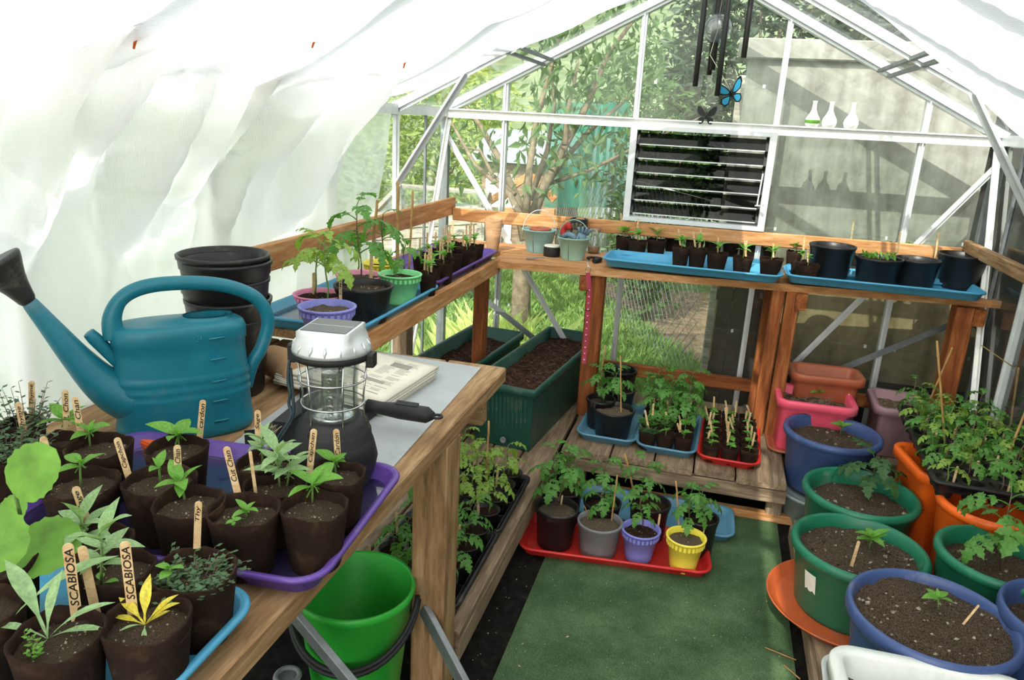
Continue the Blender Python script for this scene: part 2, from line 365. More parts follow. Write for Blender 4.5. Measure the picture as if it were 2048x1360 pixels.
for i in range(5):
    a, b = allx[i]+.012, allx[i+1]-.012
    rows = [(.05, .56), (.552, 1.06), (1.052, 1.47)]
    if i == 2: rows = rows[:2]
    for k, (z0, z1) in enumerate(rows):
        yo = -.002*(k % 2)
        pane(wb, [(a, yo, z0), (b, yo, z0), (b, yo, z1), (a, yo, z1)], (0, .003, 0))
        if k: 
            for q in (a+.05, b-.05):
                mb = MB(); mb.box(q-.005, q+.005, -.008, 0, z0-.004, z0+.01); mb.build('glass_clip', M['alu'], wb)
    # gable panes above the eave bar
    z1a, z1b = rz_(a)-.02, rz_(b)-.02
    zs = 1.665
    if min(z1a, z1b) > zs+.05:
        pane(wb, [(a, 0, H+.01), (b, 0, H+.01), (b, 0, zs), (a, 0, zs)], (0, .003, 0))
        top = [(a, -.003, zs-.01), (b, -.003, zs-.01), (b, -.003, z1b)] + ([(0, -.003, rz_(0)-.02)] if a < 0 < b else []) + [(a, -.003, z1a)]
        pane(wb, top, (0, .003, 0))
        for q in (a+.06, b-.06):
            mb = MB(); mb.box(q-.006, q+.006, -.01, 0, zs-.006, zs+.008); mb.build('glass_clip', M['alu'], wb)
    else:
        pane(wb, [(a, 0, H+.01), (b, 0, H+.01), (b, 0, z1b), (a, 0, z1a)], (0, .003, 0))
# louvre window
w1 = struct('window_1')
LX0, LX1, LZ0, LZ1 = -.287, .318, 1.062, 1.475
mb = MB()
mb.box(LX0-.016, LX0+.014, -.070, -.02, LZ0, LZ1); mb.box(LX1-.014, LX1+.016, -.070, -.02, LZ0, LZ1)
mb.box(LX0+.014, LX1-.014, -.065, -.02, LZ1-.018, LZ1); mb.box(LX0-.016, LX1+.016, -.075, -.02, LZ0-.016, LZ0+.003)
mb.build('louvre_frame', M['alu'], w1)
nb = 6
for i in range(nb):
    zc = LZ0+.045+i*(LZ1-LZ0-.075)/(nb-.6)
    mb = MB(); mb.obox(((LX0+LX1)/2, -.045, zc), ((LX1-LX0)/2-.02, 0, 0), (0, .014, .024), (0, .0015, -.0008)); o = mb.build('louvre_blade', M['glass_dark'], w1)
    mb = MB(); mb.obox(((LX0+LX1)/2, -.060, zc-.026), ((LX1-LX0)/2-.02, 0, 0), (0, .002, 0), (0, 0, .0025)); mb.build('blade_edge', M['alu'], o)
    for x in (LX0+.021, LX1-.021):
        mb = MB(); mb.obox((x, -.047, zc), (.006, 0, 0), (0, .022, .03), (0, .006, -.004)); mb.build('blade_clip', M['black_metal'], o)
mb = MB(); mb.bar((LX1-.03, -.09, 1.16), (LX1-.024, -.09, 1.30), .01, .006); mb.bar((LX1-.035, -.09, 1.16), (LX1-.005, -.12, 1.165), .012, .006); mb.build('lever', M['alu'], w1)
# side walls and roof
for nm, s in (('wall_left', -1), ('wall_right', 1)):
    ws = struct(nm); rail = MB(); rail.box(*sorted((s*XW-.02, s*XW+.02)), YEND, .0, H-.03, H+.012); rail.build('eave_bar', M['alu'], ws)
    rail = MB(); rail.box(*sorted((s*XW-.02, s*XW+.02)), YEND, .0, 0, .05); rail.build('sill', M['alu_dull'], ws)
    ys = [-.62*k for k in range(1, 8)]
    for y in ys:
        mb = MB(); mb.box(*sorted((s*(XW-.012), s*(XW+.004))), y-.012, y+.012, .03, H); mb.box(*sorted((s*(XW-.022), s*(XW-.012))), y-.003, y+.003, .03, H); mb.build('glazing_bar', M['alu'], ws)
    prev = 0
    for y in ys:
        for z0, z1 in ((.05, .7), (.692, 1.47)):
            pane(ws, [(s*XW, prev, z0), (s*XW, y, z0), (s*XW, y, z1), (s*XW, prev, z1)], (s*.003, 0, 0))
        prev = y
    mb = MB(); mb.bar((s*(XW-.016), -.02, 1.47), (s*(XW-.016), -.60, .06), .040, .006, (1, 0, 0)); mb.bar((s*(XW-.026), -.02, 1.47), (s*(XW-.026), -.60, .06), .006, .016, (1, 0, 0)); mb.build('brace', M['white_paint'], ws)
    mb = MB(); mb.box(*sorted((s*(XW-.012), s*(XW-.002))), -.30, -.285, .03, H); mb.build('corner_post', M['alu_dull'], ws)
    mb = MB(); mb.bar((s*.905, -.645, rz_(.905)-.02), (s*1.20, -.645, 1.19), .006, .035, (0, 1, 0)); mb.bar((s*.905, -.63, rz_(.905)-.02), (s*1.20, -.63, 1.19), .03, .006, (0, 1, 0)); mb.build('knee_brace', M['alu'], ws)
cl = struct('ceiling')
mb = MB(); mb.box(-.03, .03, YEND, 0, rz_(0)-.01, rz_(0)+.03); mb.build('ridge_bar', M['alu'], cl)
for s in (-1, 1):
    prev = 0
    for k in range(1, 8):
        y = -.62*k
        mb = MB(); mb.bar((s*XW, y, H), (0, y, rz_(0)), .026, .03); mb.bar((s*XW, y, H-.02), (0, y, rz_(0)-.02), .006, .02); mb.build('roof_bar', M['alu'], cl)
        for a, b in ((XW, .62), (.63, .02)):
            pane(cl, [(s*a, prev, rz_(a)+.012), (s*a, y, rz_(a)+.012), (s*b, y, rz_(b)+.012), (s*b, prev, rz_(b)+.012)], (0, 0, .003))
        prev = y
    for xx in (.70, .74):
        mb = MB(); mb.bar((s*xx, -.02, rz_(xx)-.02), (s*xx, -1.0, rz_(xx)-.02), .02, .012); mb.build('purlin', M['alu_dull'], cl)

# netting
def fold(y, t, k):
    q = noise.noise(Vector((y*2.2+t*1.6, t*1.1, k+9)))*.35
    return .040*noise.noise(Vector((y*3.1+t*1.2+q, t*.8, k)))+.034*noise.noise(Vector((y*8+t*3.5+q*4, t*1.5, k+3)))+.014*noise.noise(Vector((y*21+t*4+q*6, t*3, k)))
clips = [(-.988, -2.337, 1.618), (-.889, -1.847, 1.668), (-.901, -1.262, 1.662), (-1.0, -2.95, 1.60)]
def wallnet(u, v):      # u along y, v from the clip line down to the bench
    yt = -4.5+u*(4.5-1.262); yb = -4.5+u*(4.5-1.10)
    y = yt*(1-v)+yb*v
    sag = 0
    ds = [abs(y-c[1]) for c in clips]; d = min(ds)
    top = 1.63-.10*min(1, d*2.2)**1.2
    x = -.93-.245*min(1, v*1.9)**.8; z = top+(.70-top)*v
    pull = math.exp(-(d*3.2)**2)*(1-v)
    x += fold(y, v, 2.0)*(.4+1.6*(1-v))*1.3 + .035*pull*math.sin(y*40) - .03*math.sin(v*PI)
    if z < 1.16: k = min(1, (1.16-z)/.08); x = x*(1-k)+k*(-1.186+.10*fold(y, v, 2.0))
    return (max(x, -1.192), y, z)
mb = MB(); mb.grid(wallnet, 150, 46); o = mb.build('shade_netting', M['net']); tag(o, 'white woven shade net hanging in folds down the left wall', 'netting', 'white netting pinned inside the greenhouse')
def stripnet(u, v):
    y = -1.36+u*(.60-.08*v); return (-1.175+fold(y, v, 8)*.35, y-.14*v, 1.47-.62*v)
mb = MB(); mb.grid(stripnet, 24, 30); o = mb.build('shade_netting', M['net_thin']); tag(o, 'thin see-through net strip on the left wall glass past the last orange tie', 'netting', 'white netting pinned inside the greenhouse')
def overlay(y0, y1, v0, v1, lean, off, seed):  # extra net sheets added behind the wall net to darken it in grey patches
    def fn(u, v):
        vv = v0+(v1-v0)*v; y = y0+(y1-y0)*u+lean*v; uu = (y+4.5)/(4.5-1.262+.16*vv); p = Vector(wallnet(min(1, max(0, uu)), vv)); edge = .02*noise.noise(Vector((u*3, v*6, seed)))
        return (max(-1.195, p.x-off)+.006*noise.noise(Vector((u*5, v*5, seed))), y+edge*3, p.z)
    return fn
for (a, b, v0, v1, ln_, sd_, lb) in ((-2.52, -2.28, .0, 1.0, .06, 1, 'added outer net strip shading the net behind the watering can'), (-2.10, -1.62, .05, .36, -.18, 2, 'added sagging net flap shading the net below the middle orange tie'), (-1.92, -1.78, .0, 1.0, -.06, 3, 'added narrow net strip shading the net below the middle orange tie'), (-3.05, -2.70, .0, .8, .14, 4, 'added net panel shading the net at the far left frame edge')):
    mb = MB(); mb.grid(overlay(a, b, v0, v1, ln_, .022, sd_), 24, 40); o = mb.build('shade_netting', M['net_thin']); tag(o, lb, 'netting', 'white netting pinned inside the greenhouse')
def roofnet(u, v):      # v 0 at eave side, 1 at ridge
    x = -1.12+v*1.12; edge = -.80+.36*max(0, (v-.3)/.7)-.42*max(0, (.28-v)/.28)
    y = -4.5+u*(4.5+edge); z = rz_(x)-.045-.05*abs(noise.noise(Vector((y*1.8, x*2, 4))))-.02*abs(noise.noise(Vector((y*7, x*3, 4))))
    if v < .25: z -= .05*(.25-v)/.25*(1-math.exp(-(min(abs(y-c[1]) for c in clips)*4)**2))
    return (x, y, z)
mb = MB(); mb.grid(roofnet, 110, 30); o = mb.build('shade_netting', M['net']); tag(o, 'white net stretched under the left roof slope above the watering can', 'netting', 'white netting pinned inside the greenhouse')
def roofnet2(u, v):
    x = .10+v*1.08; edge = -1.45+.75*min(1, v*1.15); y = -4.5+u*(4.5+edge)
    return (x, y, rz_(x)-.05-.05*abs(noise.noise(Vector((y*2, x*2, 9))))-.015*abs(noise.noise(Vector((y*8, x*4, 9)))))
mb = MB(); mb.grid(roofnet2, 90, 26); o = mb.build('shade_netting', M['net']); tag(o, 'white net stretched under the right roof slope', 'netting', 'white netting pinned inside the greenhouse')
for i, c in enumerate(clips[:3]):
    mb = MB(); c = CAMP+(Vector(c)-CAMP)*.945
    mb.tube([c+Vector((0, .0, .012)), c, c+Vector((.004, .003, -.02)), c+Vector((.0, -.003, -.045))], [.004, .007, .004, .002], 6)
    for k in range(4): mb.tube([c, c+Vector((.004, .018*math.cos(k*1.7), .018*math.sin(k*1.7)))], .002, 4)
    o = mb.build('twine_tie', M['rope']); tag(o, ['orange twine tie at the top left of the net by the dark rod', 'frayed orange twine tie, middle one of the three on the net', 'orange twine tie at the net corner nearest the gable'][i], 'tie', 'orange ties on the net')
mb = MB(); a = at(283, -10, y=-2.46); b = at(262, 48, y=-2.46); mb.tube([a, b], .0035, 6); o = mb.build('steel_rod', M['black_metal']); tag(o, 'short dark rod behind the net at the top left', 'rod')

# ---------------------------------------------------------------- outside
def hillz(x, y):
    d = max(0, math.hypot(x*.75, max(y, 0)*1.0)-6.0)
    return -.06+.33*d*min(1, d/4)+.25*noise.noise(Vector((x*.2, y*.2, 0)))*min(1, d/3)
def hill(u, v):
    x = -34+68*u; y = -12+52*v; return (x, y, hillz(x, y) if x < 1.5 or y > 5 else -.06)
mb = MB(); mb.grid(hill, 90, 70); o = tag(mb.build('grass_hill', M['hill']), kind='structure')
mb = MB(); mb.box(-6, 5, .05, 7, -.5, -.045); mb.build('lawn', M['lawn'])['kind'] = 'structure'
mb = MB(); mb.prism([(-1.1, 3.6, -.044), (.3, 1.0, -.044), (1.2, .35, -.044), (1.2, 3.6, -.044)], (0, 0, .012)); mb.build('bare_soil_strip', M['dirt'])['kind'] = 'structure'
def blades(n, mat, x0, x1, y0, y1, h, label, cond=lambda x, y: True):
    vs = []; fs = []
    for i in range(n):
        x = R_.uniform(x0, x1); y = R_.uniform(y0, y1)
        if not cond(x, y): continue
        a = R_.uniform(0, PI*2); hh = h*R_.uniform(.5, 1.3); lx, ly = R_.gauss(0, hh*.4), R_.gauss(0, hh*.4); ww = .004+hh*.03
        b = len(vs); dx, dy = math.cos(a)*ww, math.sin(a)*ww
        vs += [(x-dx, y-dy, -.05), (x+dx, y+dy, -.05), (x+lx*.4+dx*.7, y+ly*.4+dy*.7, -.05+hh*.65), (x+lx, y+ly, -.05+hh)]
        fs += [(b, b+1, b+2), (b, b+2, b+3)]
    me = bpy.data.meshes.new('grass'); me.from_pydata(vs, [], fs); me.materials.append(M[mat])
    o = place('grass', me); tag(o, label, 'grass', None, 'stuff')
strip = lambda x, y: y > .1 and not (y < 3.6 and x > -1.1+(3.6-y)*.54)
blades(26000, 'blade', -2.6, .8, .06, 3.6, .07, 'short green grass beyond the gable glass', strip)
blades(9000, 'blade', -5, -1.42, -1.5, 4, .10, 'longer grass along the left outside wall')
blades(700, 'blade_pale', -1.35, -.8, .12, .9, .30, 'tall pale seeding grass around the tree foot')
blades(420, 'blade', -.15, .12, .12, .9, .14, 'weeds at the foot of the grey fence post')
def foliage(parent, name, mat, pts, size, droop=.3, label=None):
    vs = []; fs = []
    for p in pts:
        p = Vector(p); s = size*R_.uniform(.6, 1.3)
        d = Vector((R_.gauss(0, 1), R_.gauss(0, 1), R_.gauss(-droop, .5))).normalized(); sd = d.cross(Vector((R_.gauss(0, 1), R_.gauss(0, 1), R_.gauss(0, 1)))).normalized()*s*.19
        b = len(vs); nrm = d.cross(sd).normalized()*s*.08
        vs += [p, p+d*s*.45+sd+nrm, p+d*s, p+d*s*.45-sd+nrm]; fs += [(b, b+1, b+2), (b, b+2, b+3)]
    me = bpy.data.meshes.new(name); me.from_pydata([tuple(v) for v in vs], [], fs); me.materials.append(M[mat])
    o = place(name, me, parent); o['kind'] = 'stuff'; return o
def inv(root, p): return Vector(p)-Vector(root.location)
def bush(c, rx, ry, rz, n, size, mat, label, group='shrubs and trees behind the greenhouse', name='garden_shrub'):
    t = thing(name, label, 'shrub' if name == 'garden_shrub' else 'tree', (c[0], c[1], c[2]-rz), 0, group); pts = []
    for i in range(n):
        v = Vector((R_.gauss(0, 1), R_.gauss(0, 1), R_.gauss(0, 1))).normalized()*R_.uniform(.55, 1.0)
        k = 1+.35*noise.noise(v*2.2+Vector(c)); pts.append((v.x*rx*k, v.y*ry*k, rz+v.z*rz*k))
    foliage(t, 'foliage', mat, pts, size)
    mb = MB(); mb.tube([(0, 0, -.3), (.05, 0, rz*.6), (.1, .05, rz*1.2)], [.05, .035, .015], 7)
    for k in range(7):
        a = k*2.4; mb.tube([(.03, 0, rz*.4+k*.05*rz), (rx*.5*math.cos(a), ry*.5*math.sin(a), rz*(.9+.1*k))], [.02, .006], 5)
    mb.build('trunk', M['bark'], t)
bush((-3.3, 5.4, 1.1), 1.2, .9, 1.15, 5200, .13, 'tree_leaf_pale', 'yellow-green shrub behind the shingled shed')
bush((-4.6, 3.4, 1.0), 1.0, .9, 1.2, 3600, .12, 'tree_leaf_pale', 'pale green shrub seen through the left corner glass')
bush((-1.0, 7.6, 1.5), 1.1, .8, 1.2, 3000, .14, 'tree_leaf', 'mid-green tree on the slope behind the green cloth')
bush((.35, 3.6, 2.0), .95, .7, 1.9, 8000, .12, 'tree_leaf_dark', 'dark evergreen tree behind the wind chime')
bush((1.9, 4.6, 2.2), .9, .7, 1.1, 5000, .13, 'tree_leaf_dark', 'dark evergreen crown above the concrete wall')
bush((-.35, 2.3, .9), .40, .3, .9, 2600, .08, 'tree_leaf', 'leafy shrub just behind the louvre window')
# the peach tree close to the glass
tr = thing('fruit_tree', 'fruit tree with forked bare limbs and hanging leaves outside the gable', 'tree', tuple(at(1040, 665, z=-.05)), 0, None)
TB = Vector(tr.location)
def T_(u, v, y): return at(u, v, y=y)-TB
mb = MB(); b0 = Vector((0, 0, -.05))
mb.tube([b0, T_(1042, 600, TB.y), T_(1045, 530, TB.y), T_(1052, 470, TB.y+.05)], [.085, .07, .065, .06], 10); mb.build('trunk', M['bark'], tr)
limbs = [[(1050, 480), (1035, 400), (1000, 320), (960, 250), (930, 210)], [(1052, 470), (1085, 380), (1130, 290), (1180, 200), (1215, 110), (1290, 10)],
         [(1085, 380), (1120, 330), (1180, 260), (1240, 210), (1300, 150)], [(1050, 450), (1060, 330), (1075, 230), (1110, 110), (1130, 20)],
         [(1045, 440), (1020, 390), (950, 330), (900, 240)], [(1060, 400), (1095, 300), (1110, 210), (1100, 130)], [(1090, 370), (1180, 340), (1280, 290), (1400, 235)],
         [(1130, 290), (1135, 220), (1150, 160), (1165, 60)], [(1030, 390), (985, 350), (960, 300), (905, 290)]]
lp = []
for i, L in enumerate(limbs):
    yy = TB.y + [0, .1, .25, -.05, -.2, .2, .3, 0, -.1][i]
    P = [T_(u, v, yy+.08*k) for k, (u, v) in enumerate(L)]
    mb = MB(); n = len(P); r0 = [.04, .045, .028, .032, .03, .026, .018, .022, .02][i]; mb.tube(P, [r0*(1-.75*k/(n-1)) for k in range(n)], 7); mb.build('branch', M['bark'], tr)
    for k in range(1, n):
        for q in range(26):
            t = R_.random(); p = P[k-1].lerp(P[k], t); 
            if (p+TB).z > 1.15: lp.append(p+Vector((R_.gauss(0, .16), R_.gauss(0, .2), R_.gauss(-.03, .12))))
for q in range(520):
    u = R_.uniform(1060, 1330); v = R_.uniform(-60, 190)
    if R_.random() < .75: lp.append(T_(u, v, TB.y+R_.uniform(-.2, .7)))
foliage(tr, 'foliage', 'tree_leaf', lp, .105, 1.2)
# trunk stub leaves
# shed with shingle roof
sh = thing('garden_shed', 'small timber shed with grey shingle roof behind the tree', 'shed', tuple(at(1010, 420, y=4.0)), 0)
SB = Vector(sh.location)
def S_(u, v, y): return at(u, v, y=y)-SB
x0, x1 = S_(965, 330, 4.0).x, S_(1120, 330, 4.0).x; zt = S_(1040, 330, 4).z; zr = S_(1040, 283, 4).z+.08
mb = MB(); mb.box(x0, x1, 0, 1.2, -.9, zt); mb.build('wall', M['wood_stage'], sh)
for r in range(7):
    t0, t1 = r/7, (r+1)/7+.02; mb = MB()
    mb.prism([(x0-.12, -.12+.72*t0, zt+(zr-zt)*t0+.02), (x1+.12, -.12+.72*t0, zt+(zr-zt)*t0+.02), (x1+.12, -.12+.72*t1, zt+(zr-zt)*t1), (x0-.12, -.12+.72*t1, zt+(zr-zt)*t1)], (0, 0, .018)); mb.build('shingle_course', M['greyb'], sh)
mb = MB(); mb.prism([(x0-.1, 1.3, zt), (x1+.1, 1.3, zt), (x1+.1, .6, zr), (x0-.1, .6, zr)], (0, 0, .02)); mb.build('rear_roof', M['greyb'], sh)
mb = MB(); mb.box(x0+.05, x0+.35, -.02, 0, -.3, zt-.1); mb.build('shutter', M['cream'], sh)
# timber a-frame (hutch) just behind the tree
hu = thing('garden_hutch', 'low brown timber hutch with sloping beams behind the fruit tree', 'hutch', tuple(at(1000, 440, y=2.6)), 0); HB = Vector(hu.location)
for a, b in (((930, 435), (1060, 350)), ((1060, 350), (1110, 400)), ((930, 420), (1110, 425)), ((1000, 400), (1040, 360))):
    mb = MB(); mb.bar(at(*a, y=2.6)-HB, at(*b, y=2.6)-HB, .05, .06, (0, 0, 1), .005); mb.build('beam', M['wood_rail'], hu)
# cold frame on the left
cf = thing('cold_frame', 'glass-topped cold frame outside the left corner', 'cold frame', tuple(at(880, 430, y=1.9)), 0); FB = Vector(cf.location)
mb = MB()
q = [at(*u, y=yy)-FB for u, yy in (((745, 430), 1.7), ((965, 415), 1.7), ((975, 385), 2.6), ((800, 372), 2.6))]
for i in range(4): mb.bar(q[i], q[(i+1) % 4], .04, .04)
mb.bar((q[0]+q[1])/2, (q[2]+q[3])/2, .03, .03); mb.build('lid_frame', M['wood_grey'], cf)
pane(cf, q, (0, 0, .004))
for i in range(4):
    mb = MB(); mb.box(q[i].x-.03, q[i].x+.03, q[i].y-.03, q[i].y+.03, -.6, q[i].z); mb.build('post', M['wood_grey'], cf)
for z in (-.08, -.16, -.24):
    mb = MB(); mb.bar(q[0]+Vector((0, 0, z)), q[1]+Vector((0, 0, z)), .02, .07); mb.build('board', M['wood_grey'], cf)
# green shade cloth on a line
sc = at(1180, 250, y=3.1)
def cloth(u, v):
    a = at(1095+165*u, 205, y=3.0+.25*u); b = at(1085+190*u, 415, y=3.0+.25*u); p = a.lerp(b, v); p.y += .05*math.sin(u*22+v*2); return p
mb = MB(); mb.grid(cloth, 50, 20); o = mb.build('shade_cloth', M['shadecloth']); tag(o, 'green shade cloth hanging beyond the fruit tree', 'cloth')
# chain link fence
FA, FBp = Vector((-1.55, 4.2, -.05)), Vector((.09, .85, -.05))
cf = thing('chain_link_fence', 'galvanised chain-link fence running away from the grey post', 'fence', tuple(FA)); d = (FBp-FA); L = d.length; d.normalize(); FH = 1.13
mb = MB(); step = .085
k = -int(FH/step)-1
while k*step < L:
    for sg in (1, -1):
        a0, a1 = (k*step, k*step+FH) if sg > 0 else (k*step+FH, k*step)
        pts = []
        s0, z0, s1, z1 = a0, 0, a1, FH
        if s0 == s1: continue
        def clipt(s): return (s-s0)/(s1-s0)
        t0, t1 = 0, 1; ta, tb2 = sorted((clipt(0), clipt(L))); t0 = max(t0, ta); t1 = min(t1, tb2)
        if t1-t0 > .02: mb.tube([d*(s0+(s1-s0)*t0)+Vector((0, 0, FH*t0)), d*(s0+(s1-s0)*t1)+Vector((0, 0, FH*t1))], .0018, 4, False)
    k += 1
o = mb.build('wire_mesh', M['alu_dull'], cf)
for t in (0, .5):
    mb = MB(); p = d*L*t; mb.tube([p, p+Vector((0, 0, 1.25))], .022, 8); mb.build('post', M['alu_dull'], cf)
mb = MB(); mb.tube([Vector((0, 0, FH)), d*L+Vector((0, 0, FH))], .004, 5); mb.build('top_wire', M['alu'], cf)
# grey timber post
pp = at(1428, 700, y=.62); mb = MB(); mb.box(-.062, .062, -.06, .06, -.06-pp.z, 1.75-pp.z, .012); o = mb.build('fence_post', M['wood_grey'], None, (pp.x+.0, .68, pp.z)); tag(o, 'weathered grey split timber post outside the louvre window', 'post')
# board fence behind
bf = thing('board_fence', 'dark brown vertical board fence beside the grey post', 'fence', (.17, .185, -.05))
for i in range(4):
    mb = MB(); mb.box(.0, .066, 0, .016, 0, .90-.03*(i % 2), .003); mb.build('board', M['wood_fence'], bf, (.01+i*.072, (i % 2)*.008, 0))
for z in (.2, .7):
    mb = MB(); mb.box(0, .30, .026, .06, z, z+.06); mb.build('rail', M['wood_fence'], bf)
# pale paling fence far
pf = thing('paling_fence', 'pale grey paling fence far behind the green cloth', 'fence', tuple(at(1200, 330, y=4.2)))
for i in range(14):
    p = at(1190+i*13, 300, y=4.2)-Vector(pf.location); mb = MB(); mb.box(p.x-.016, p.x+.016, 0, .015, -.9, p.z+.28); mb.build('paling', M['greyb'], pf)
# concrete wall
D = .28
cw = thing('concrete_wall', 'stained concrete garage wall with coping behind the gable', 'wall', (.2, D, -.05))
tl = at(1500, 95, y=D); zt = tl.z+.05
mb = MB(); mb.box(tl.x-.2, 1.06, 0, .12, 0, zt-.05); mb.build('wall_face', M['concrete'], cw)
mb = MB(); mb.box(tl.x-.25, 1.07, -.035, .16, zt-.05, zt+.04, .006); mb.build('coping', M['concrete'], cw)
mb = MB(); mb.box(tl.x-.2, 1.06, -.05, 0, 0, .36); mb.build('shade_strip', M['darkwall'], cw)  # dark strip painted in for the shelf's shadow low on the wall
mb = MB(); mb.box(1.40, 1.75, -4.5, 1.2, -.06, 1.72); o = mb.build('boundary_wall', M['darkwall']); tag(o, 'dark wall close outside the right-hand glass, shade put into its colour', 'wall')  # the darkness outside the right glass is put into this wall's colour
bush((2.45, -1.6, 2.1), .45, 1.5, .5, 2500, .12, 'tree_leaf_dark', 'dark hedge top above the right-hand wall')

# ---------------------------------------------------------------- benches
def plank(parent, name, a, b, w, t, mat, up=(0, 0, 1), ch=.004):
    a = Vector(a); b = Vector(b); L = (b-a).length; d = (b-a).normalized(); u = Vector(up); sd = u.cross(d)
    if sd.length < 1e-4: sd = Vector((0, 1, 0)).cross(d)
    sd.normalize(); u = d.cross(sd)
    m = MB(); m.obox((0, 0, 0), (L/2, 0, 0), (0, w/2, 0), (0, 0, t/2), ch)
    o = m.build(name, M[mat], parent); base = Vector(parent.location) if parent else Vector((0, 0, 0))
    o.matrix_local = Matrix(((d.x, sd.x, u.x, 0), (d.y, sd.y, u.y, 0), (d.z, sd.z, u.z, 0), (0, 0, 0, 1)))
    o.location = (a+b)/2-base; return o
ZB, ZS, ZL = .81, .88, .20
be = thing('potting_bench', 'near left potting bench of weathered timber planks', 'bench', (-.8, -2.9, 0))
xs = [-.39, -.565, -.74, -.915, -1.09, -1.21]
for i in range(5):
    x = (xs[i]+xs[i+1])/2; wd = xs[i]-xs[i+1]-.004; ye = -1.70-.006*i
    plank(be, 'plank', (x, -4.3, ZB-.021), (x, ye, ZB-.021), wd, .042, 'wood_bench')
plank(be, 'leg', (-.435, -2.12, 0), (-.435, -2.12, ZB-.043), .085, .09, 'wood_bench', (0, 1, 0))
plank(be, 'leg', (-1.1, -2.12, 0), (-1.1, -2.12, ZB-.043), .085, .05, 'wood_bench', (0, 1, 0))
plank(be, 'crossbar', (-.48, -2.12, ZB-.09), (-1.2, -2.12, ZB-.09), .045, .09, 'wood_bench')
plank(be, 'crossbar', (-.42, -1.80, ZB-.09), (-1.2, -1.80, ZB-.09), .045, .09, 'wood_bench')
# high shelf: left arm and back arm
sl = thing('side_shelf', 'narrow timber shelf along the left wall glass', 'shelf', (-1, -1.1, 0))
for i, x in enumerate((-.86, -1.0, -1.135)): plank(sl, 'plank', (x, -1.84, ZS-.012), (x, -.50, ZS-.012), .137, .024, 'wood_bench')
plank(sl, 'front_board', (-.778, -1.84, ZS-.024), (-.778, -.50, ZS-.024), .022, .064, 'wood_rail')
plank(sl, 'leg', (-.83, -.56, 0), (-.83, -.56, ZS-.03), .05, .07, 'wood_stain', (0, 1, 0))
plank(sl, 'leg', (-1.14, -.70, 0), (-1.14, -.70, ZS-.03), .07, .07, 'wood_stage', (0, 1, 0))
sb = thing('back_shelf', 'long pale timber shelf across the gable wall', 'shelf', (0, -.25, 0))
fl, fr = Vector((-.80, -.545, 0)), Vector((1.262, -.30, 0))
for i in range(2):
    t0, t1 = i/2, (i+1)/2; m = MB(); g = .002
    def Y(x, t): return (fl.y+(fr.y-fl.y)*(x-fl.x)/(fr.x-fl.x))*(1-t)+(-.052)*t
    q0, q1 = -1.18 if i else -.80, 1.19 if i else 1.262
    if i == 0: pts = [(-.80, Y(-.8, 0), ZS-.03), (1.255, Y(1.255, 0), ZS-.03), (1.20, Y(1.20, t1)-g, ZS-.03), (-.80, Y(-.8, t1)-g, ZS-.03)]
    else: pts = [(-1.185, Y(-1.18, t0)+g, ZS-.03), (1.185, Y(1.18, t0)+g, ZS-.03), (1.185, -.052, ZS-.03), (-1.185, -.052, ZS-.03)]
    m.prism([Vector(p)-Vector(sb.location) for p in pts], (0, 0, .03)); m.build('plank', M['wood_rail'], sb)
for x, dx, ww in ((-.345, .075, .075), (.408, .045, .05), (.468, .06, .055), (1.12, .08, .07)):
    yy = -.47+.12*(x+.35)/1.5
    plank(sb, 'leg', (x, yy+.03, ZL if x < 1 else .1), (x, yy+.03, ZS-.03), ww, dx, 'wood_stain', (0, 1, 0))
for x in (-.39, .50, 1.17):
    yy = -.47+.12*(x+.35)/1.5; plank(sb, 'bearer', (x, yy-.02, ZS-.065), (x, -.07, ZS-.065), .045, .07, 'wood_stain')
plank(sb, 'lower_rail', (-.33, -.10, .325), (1.15, -.10, .325), .03, .06, 'wood_stain')
plank(sb, 'leg', (.40, -.09, ZL), (.40, -.09, ZS-.03), .05, .06, 'wood_stain', (0, 1, 0))
o = plank(None, 'guard_rail', (-1.165, -1.90, 1.04), (-1.165, -.02, 1.04), .022, .085, 'wood_rail'); tag(o, 'long timber rail fixed along the left wall above the side shelf', 'rail')
o = plank(None, 'guard_rail', (-1.15, -.062, 1.003), (1.14, -.062, 1.017), .02, .062, 'wood_rail'); tag(o, 'pale timber rail across the gable glass behind the back shelf', 'rail')
o = plank(None, 'guard_rail', (1.16, -.05, 1.055), (1.16, -2.0, 1.055), .03, .05, 'wood_bench'); tag(o, 'knotty timber rail along the right wall', 'rail')
# lower staging
st = thing('lower_staging', 'low timber staging along the left side under the bench', 'staging', (-.8, -1.1, 0))
for i in range(6):
    x = -.445-i*.128; plank(st, 'plank', (x, -2.06, ZL-.015), (x, -.10, ZL-.015), .12, .03, 'wood_stage')
plank(st, 'fascia', (-.40, -2.05, ZL-.065), (-.40, -.87, ZL-.065), .03, .07, 'wood_stage')
for y in (-2.0, -1.2): plank(st, 'foot', (-.45, y, 0), (-.45, y, ZL-.03), .05, .08, 'wood_stage', (0, 1, 0))
st2 = thing('back_staging', 'low slatted timber staging under the back shelf', 'staging', (0, -.4, 0))
xx = -.372
for i, wd in enumerate((.20, .175, .155, .16, .19)):
    plank(st2, 'plank', (xx+wd/2, -.86+.015*(i % 2), ZL-.013), (xx+wd/2, -.06, ZL-.013), wd-.006, .026, 'wood_stage'); xx += wd
plank(st2, 'fascia', (-.37, -.835, ZL-.06), (.51, -.835, ZL-.06), .03, .06, 'wood_stage')
plank(st2, 'bottom_rail', (-.37, -.80, .02), (.60, -.78, .02), .04, .035, 'wood_rail')
for x in (-.3, .48): plank(st2, 'foot', (x, -.78, .0), (x, -.78, ZL-.03), .06, .04, 'wood_stage', (0, 1, 0))
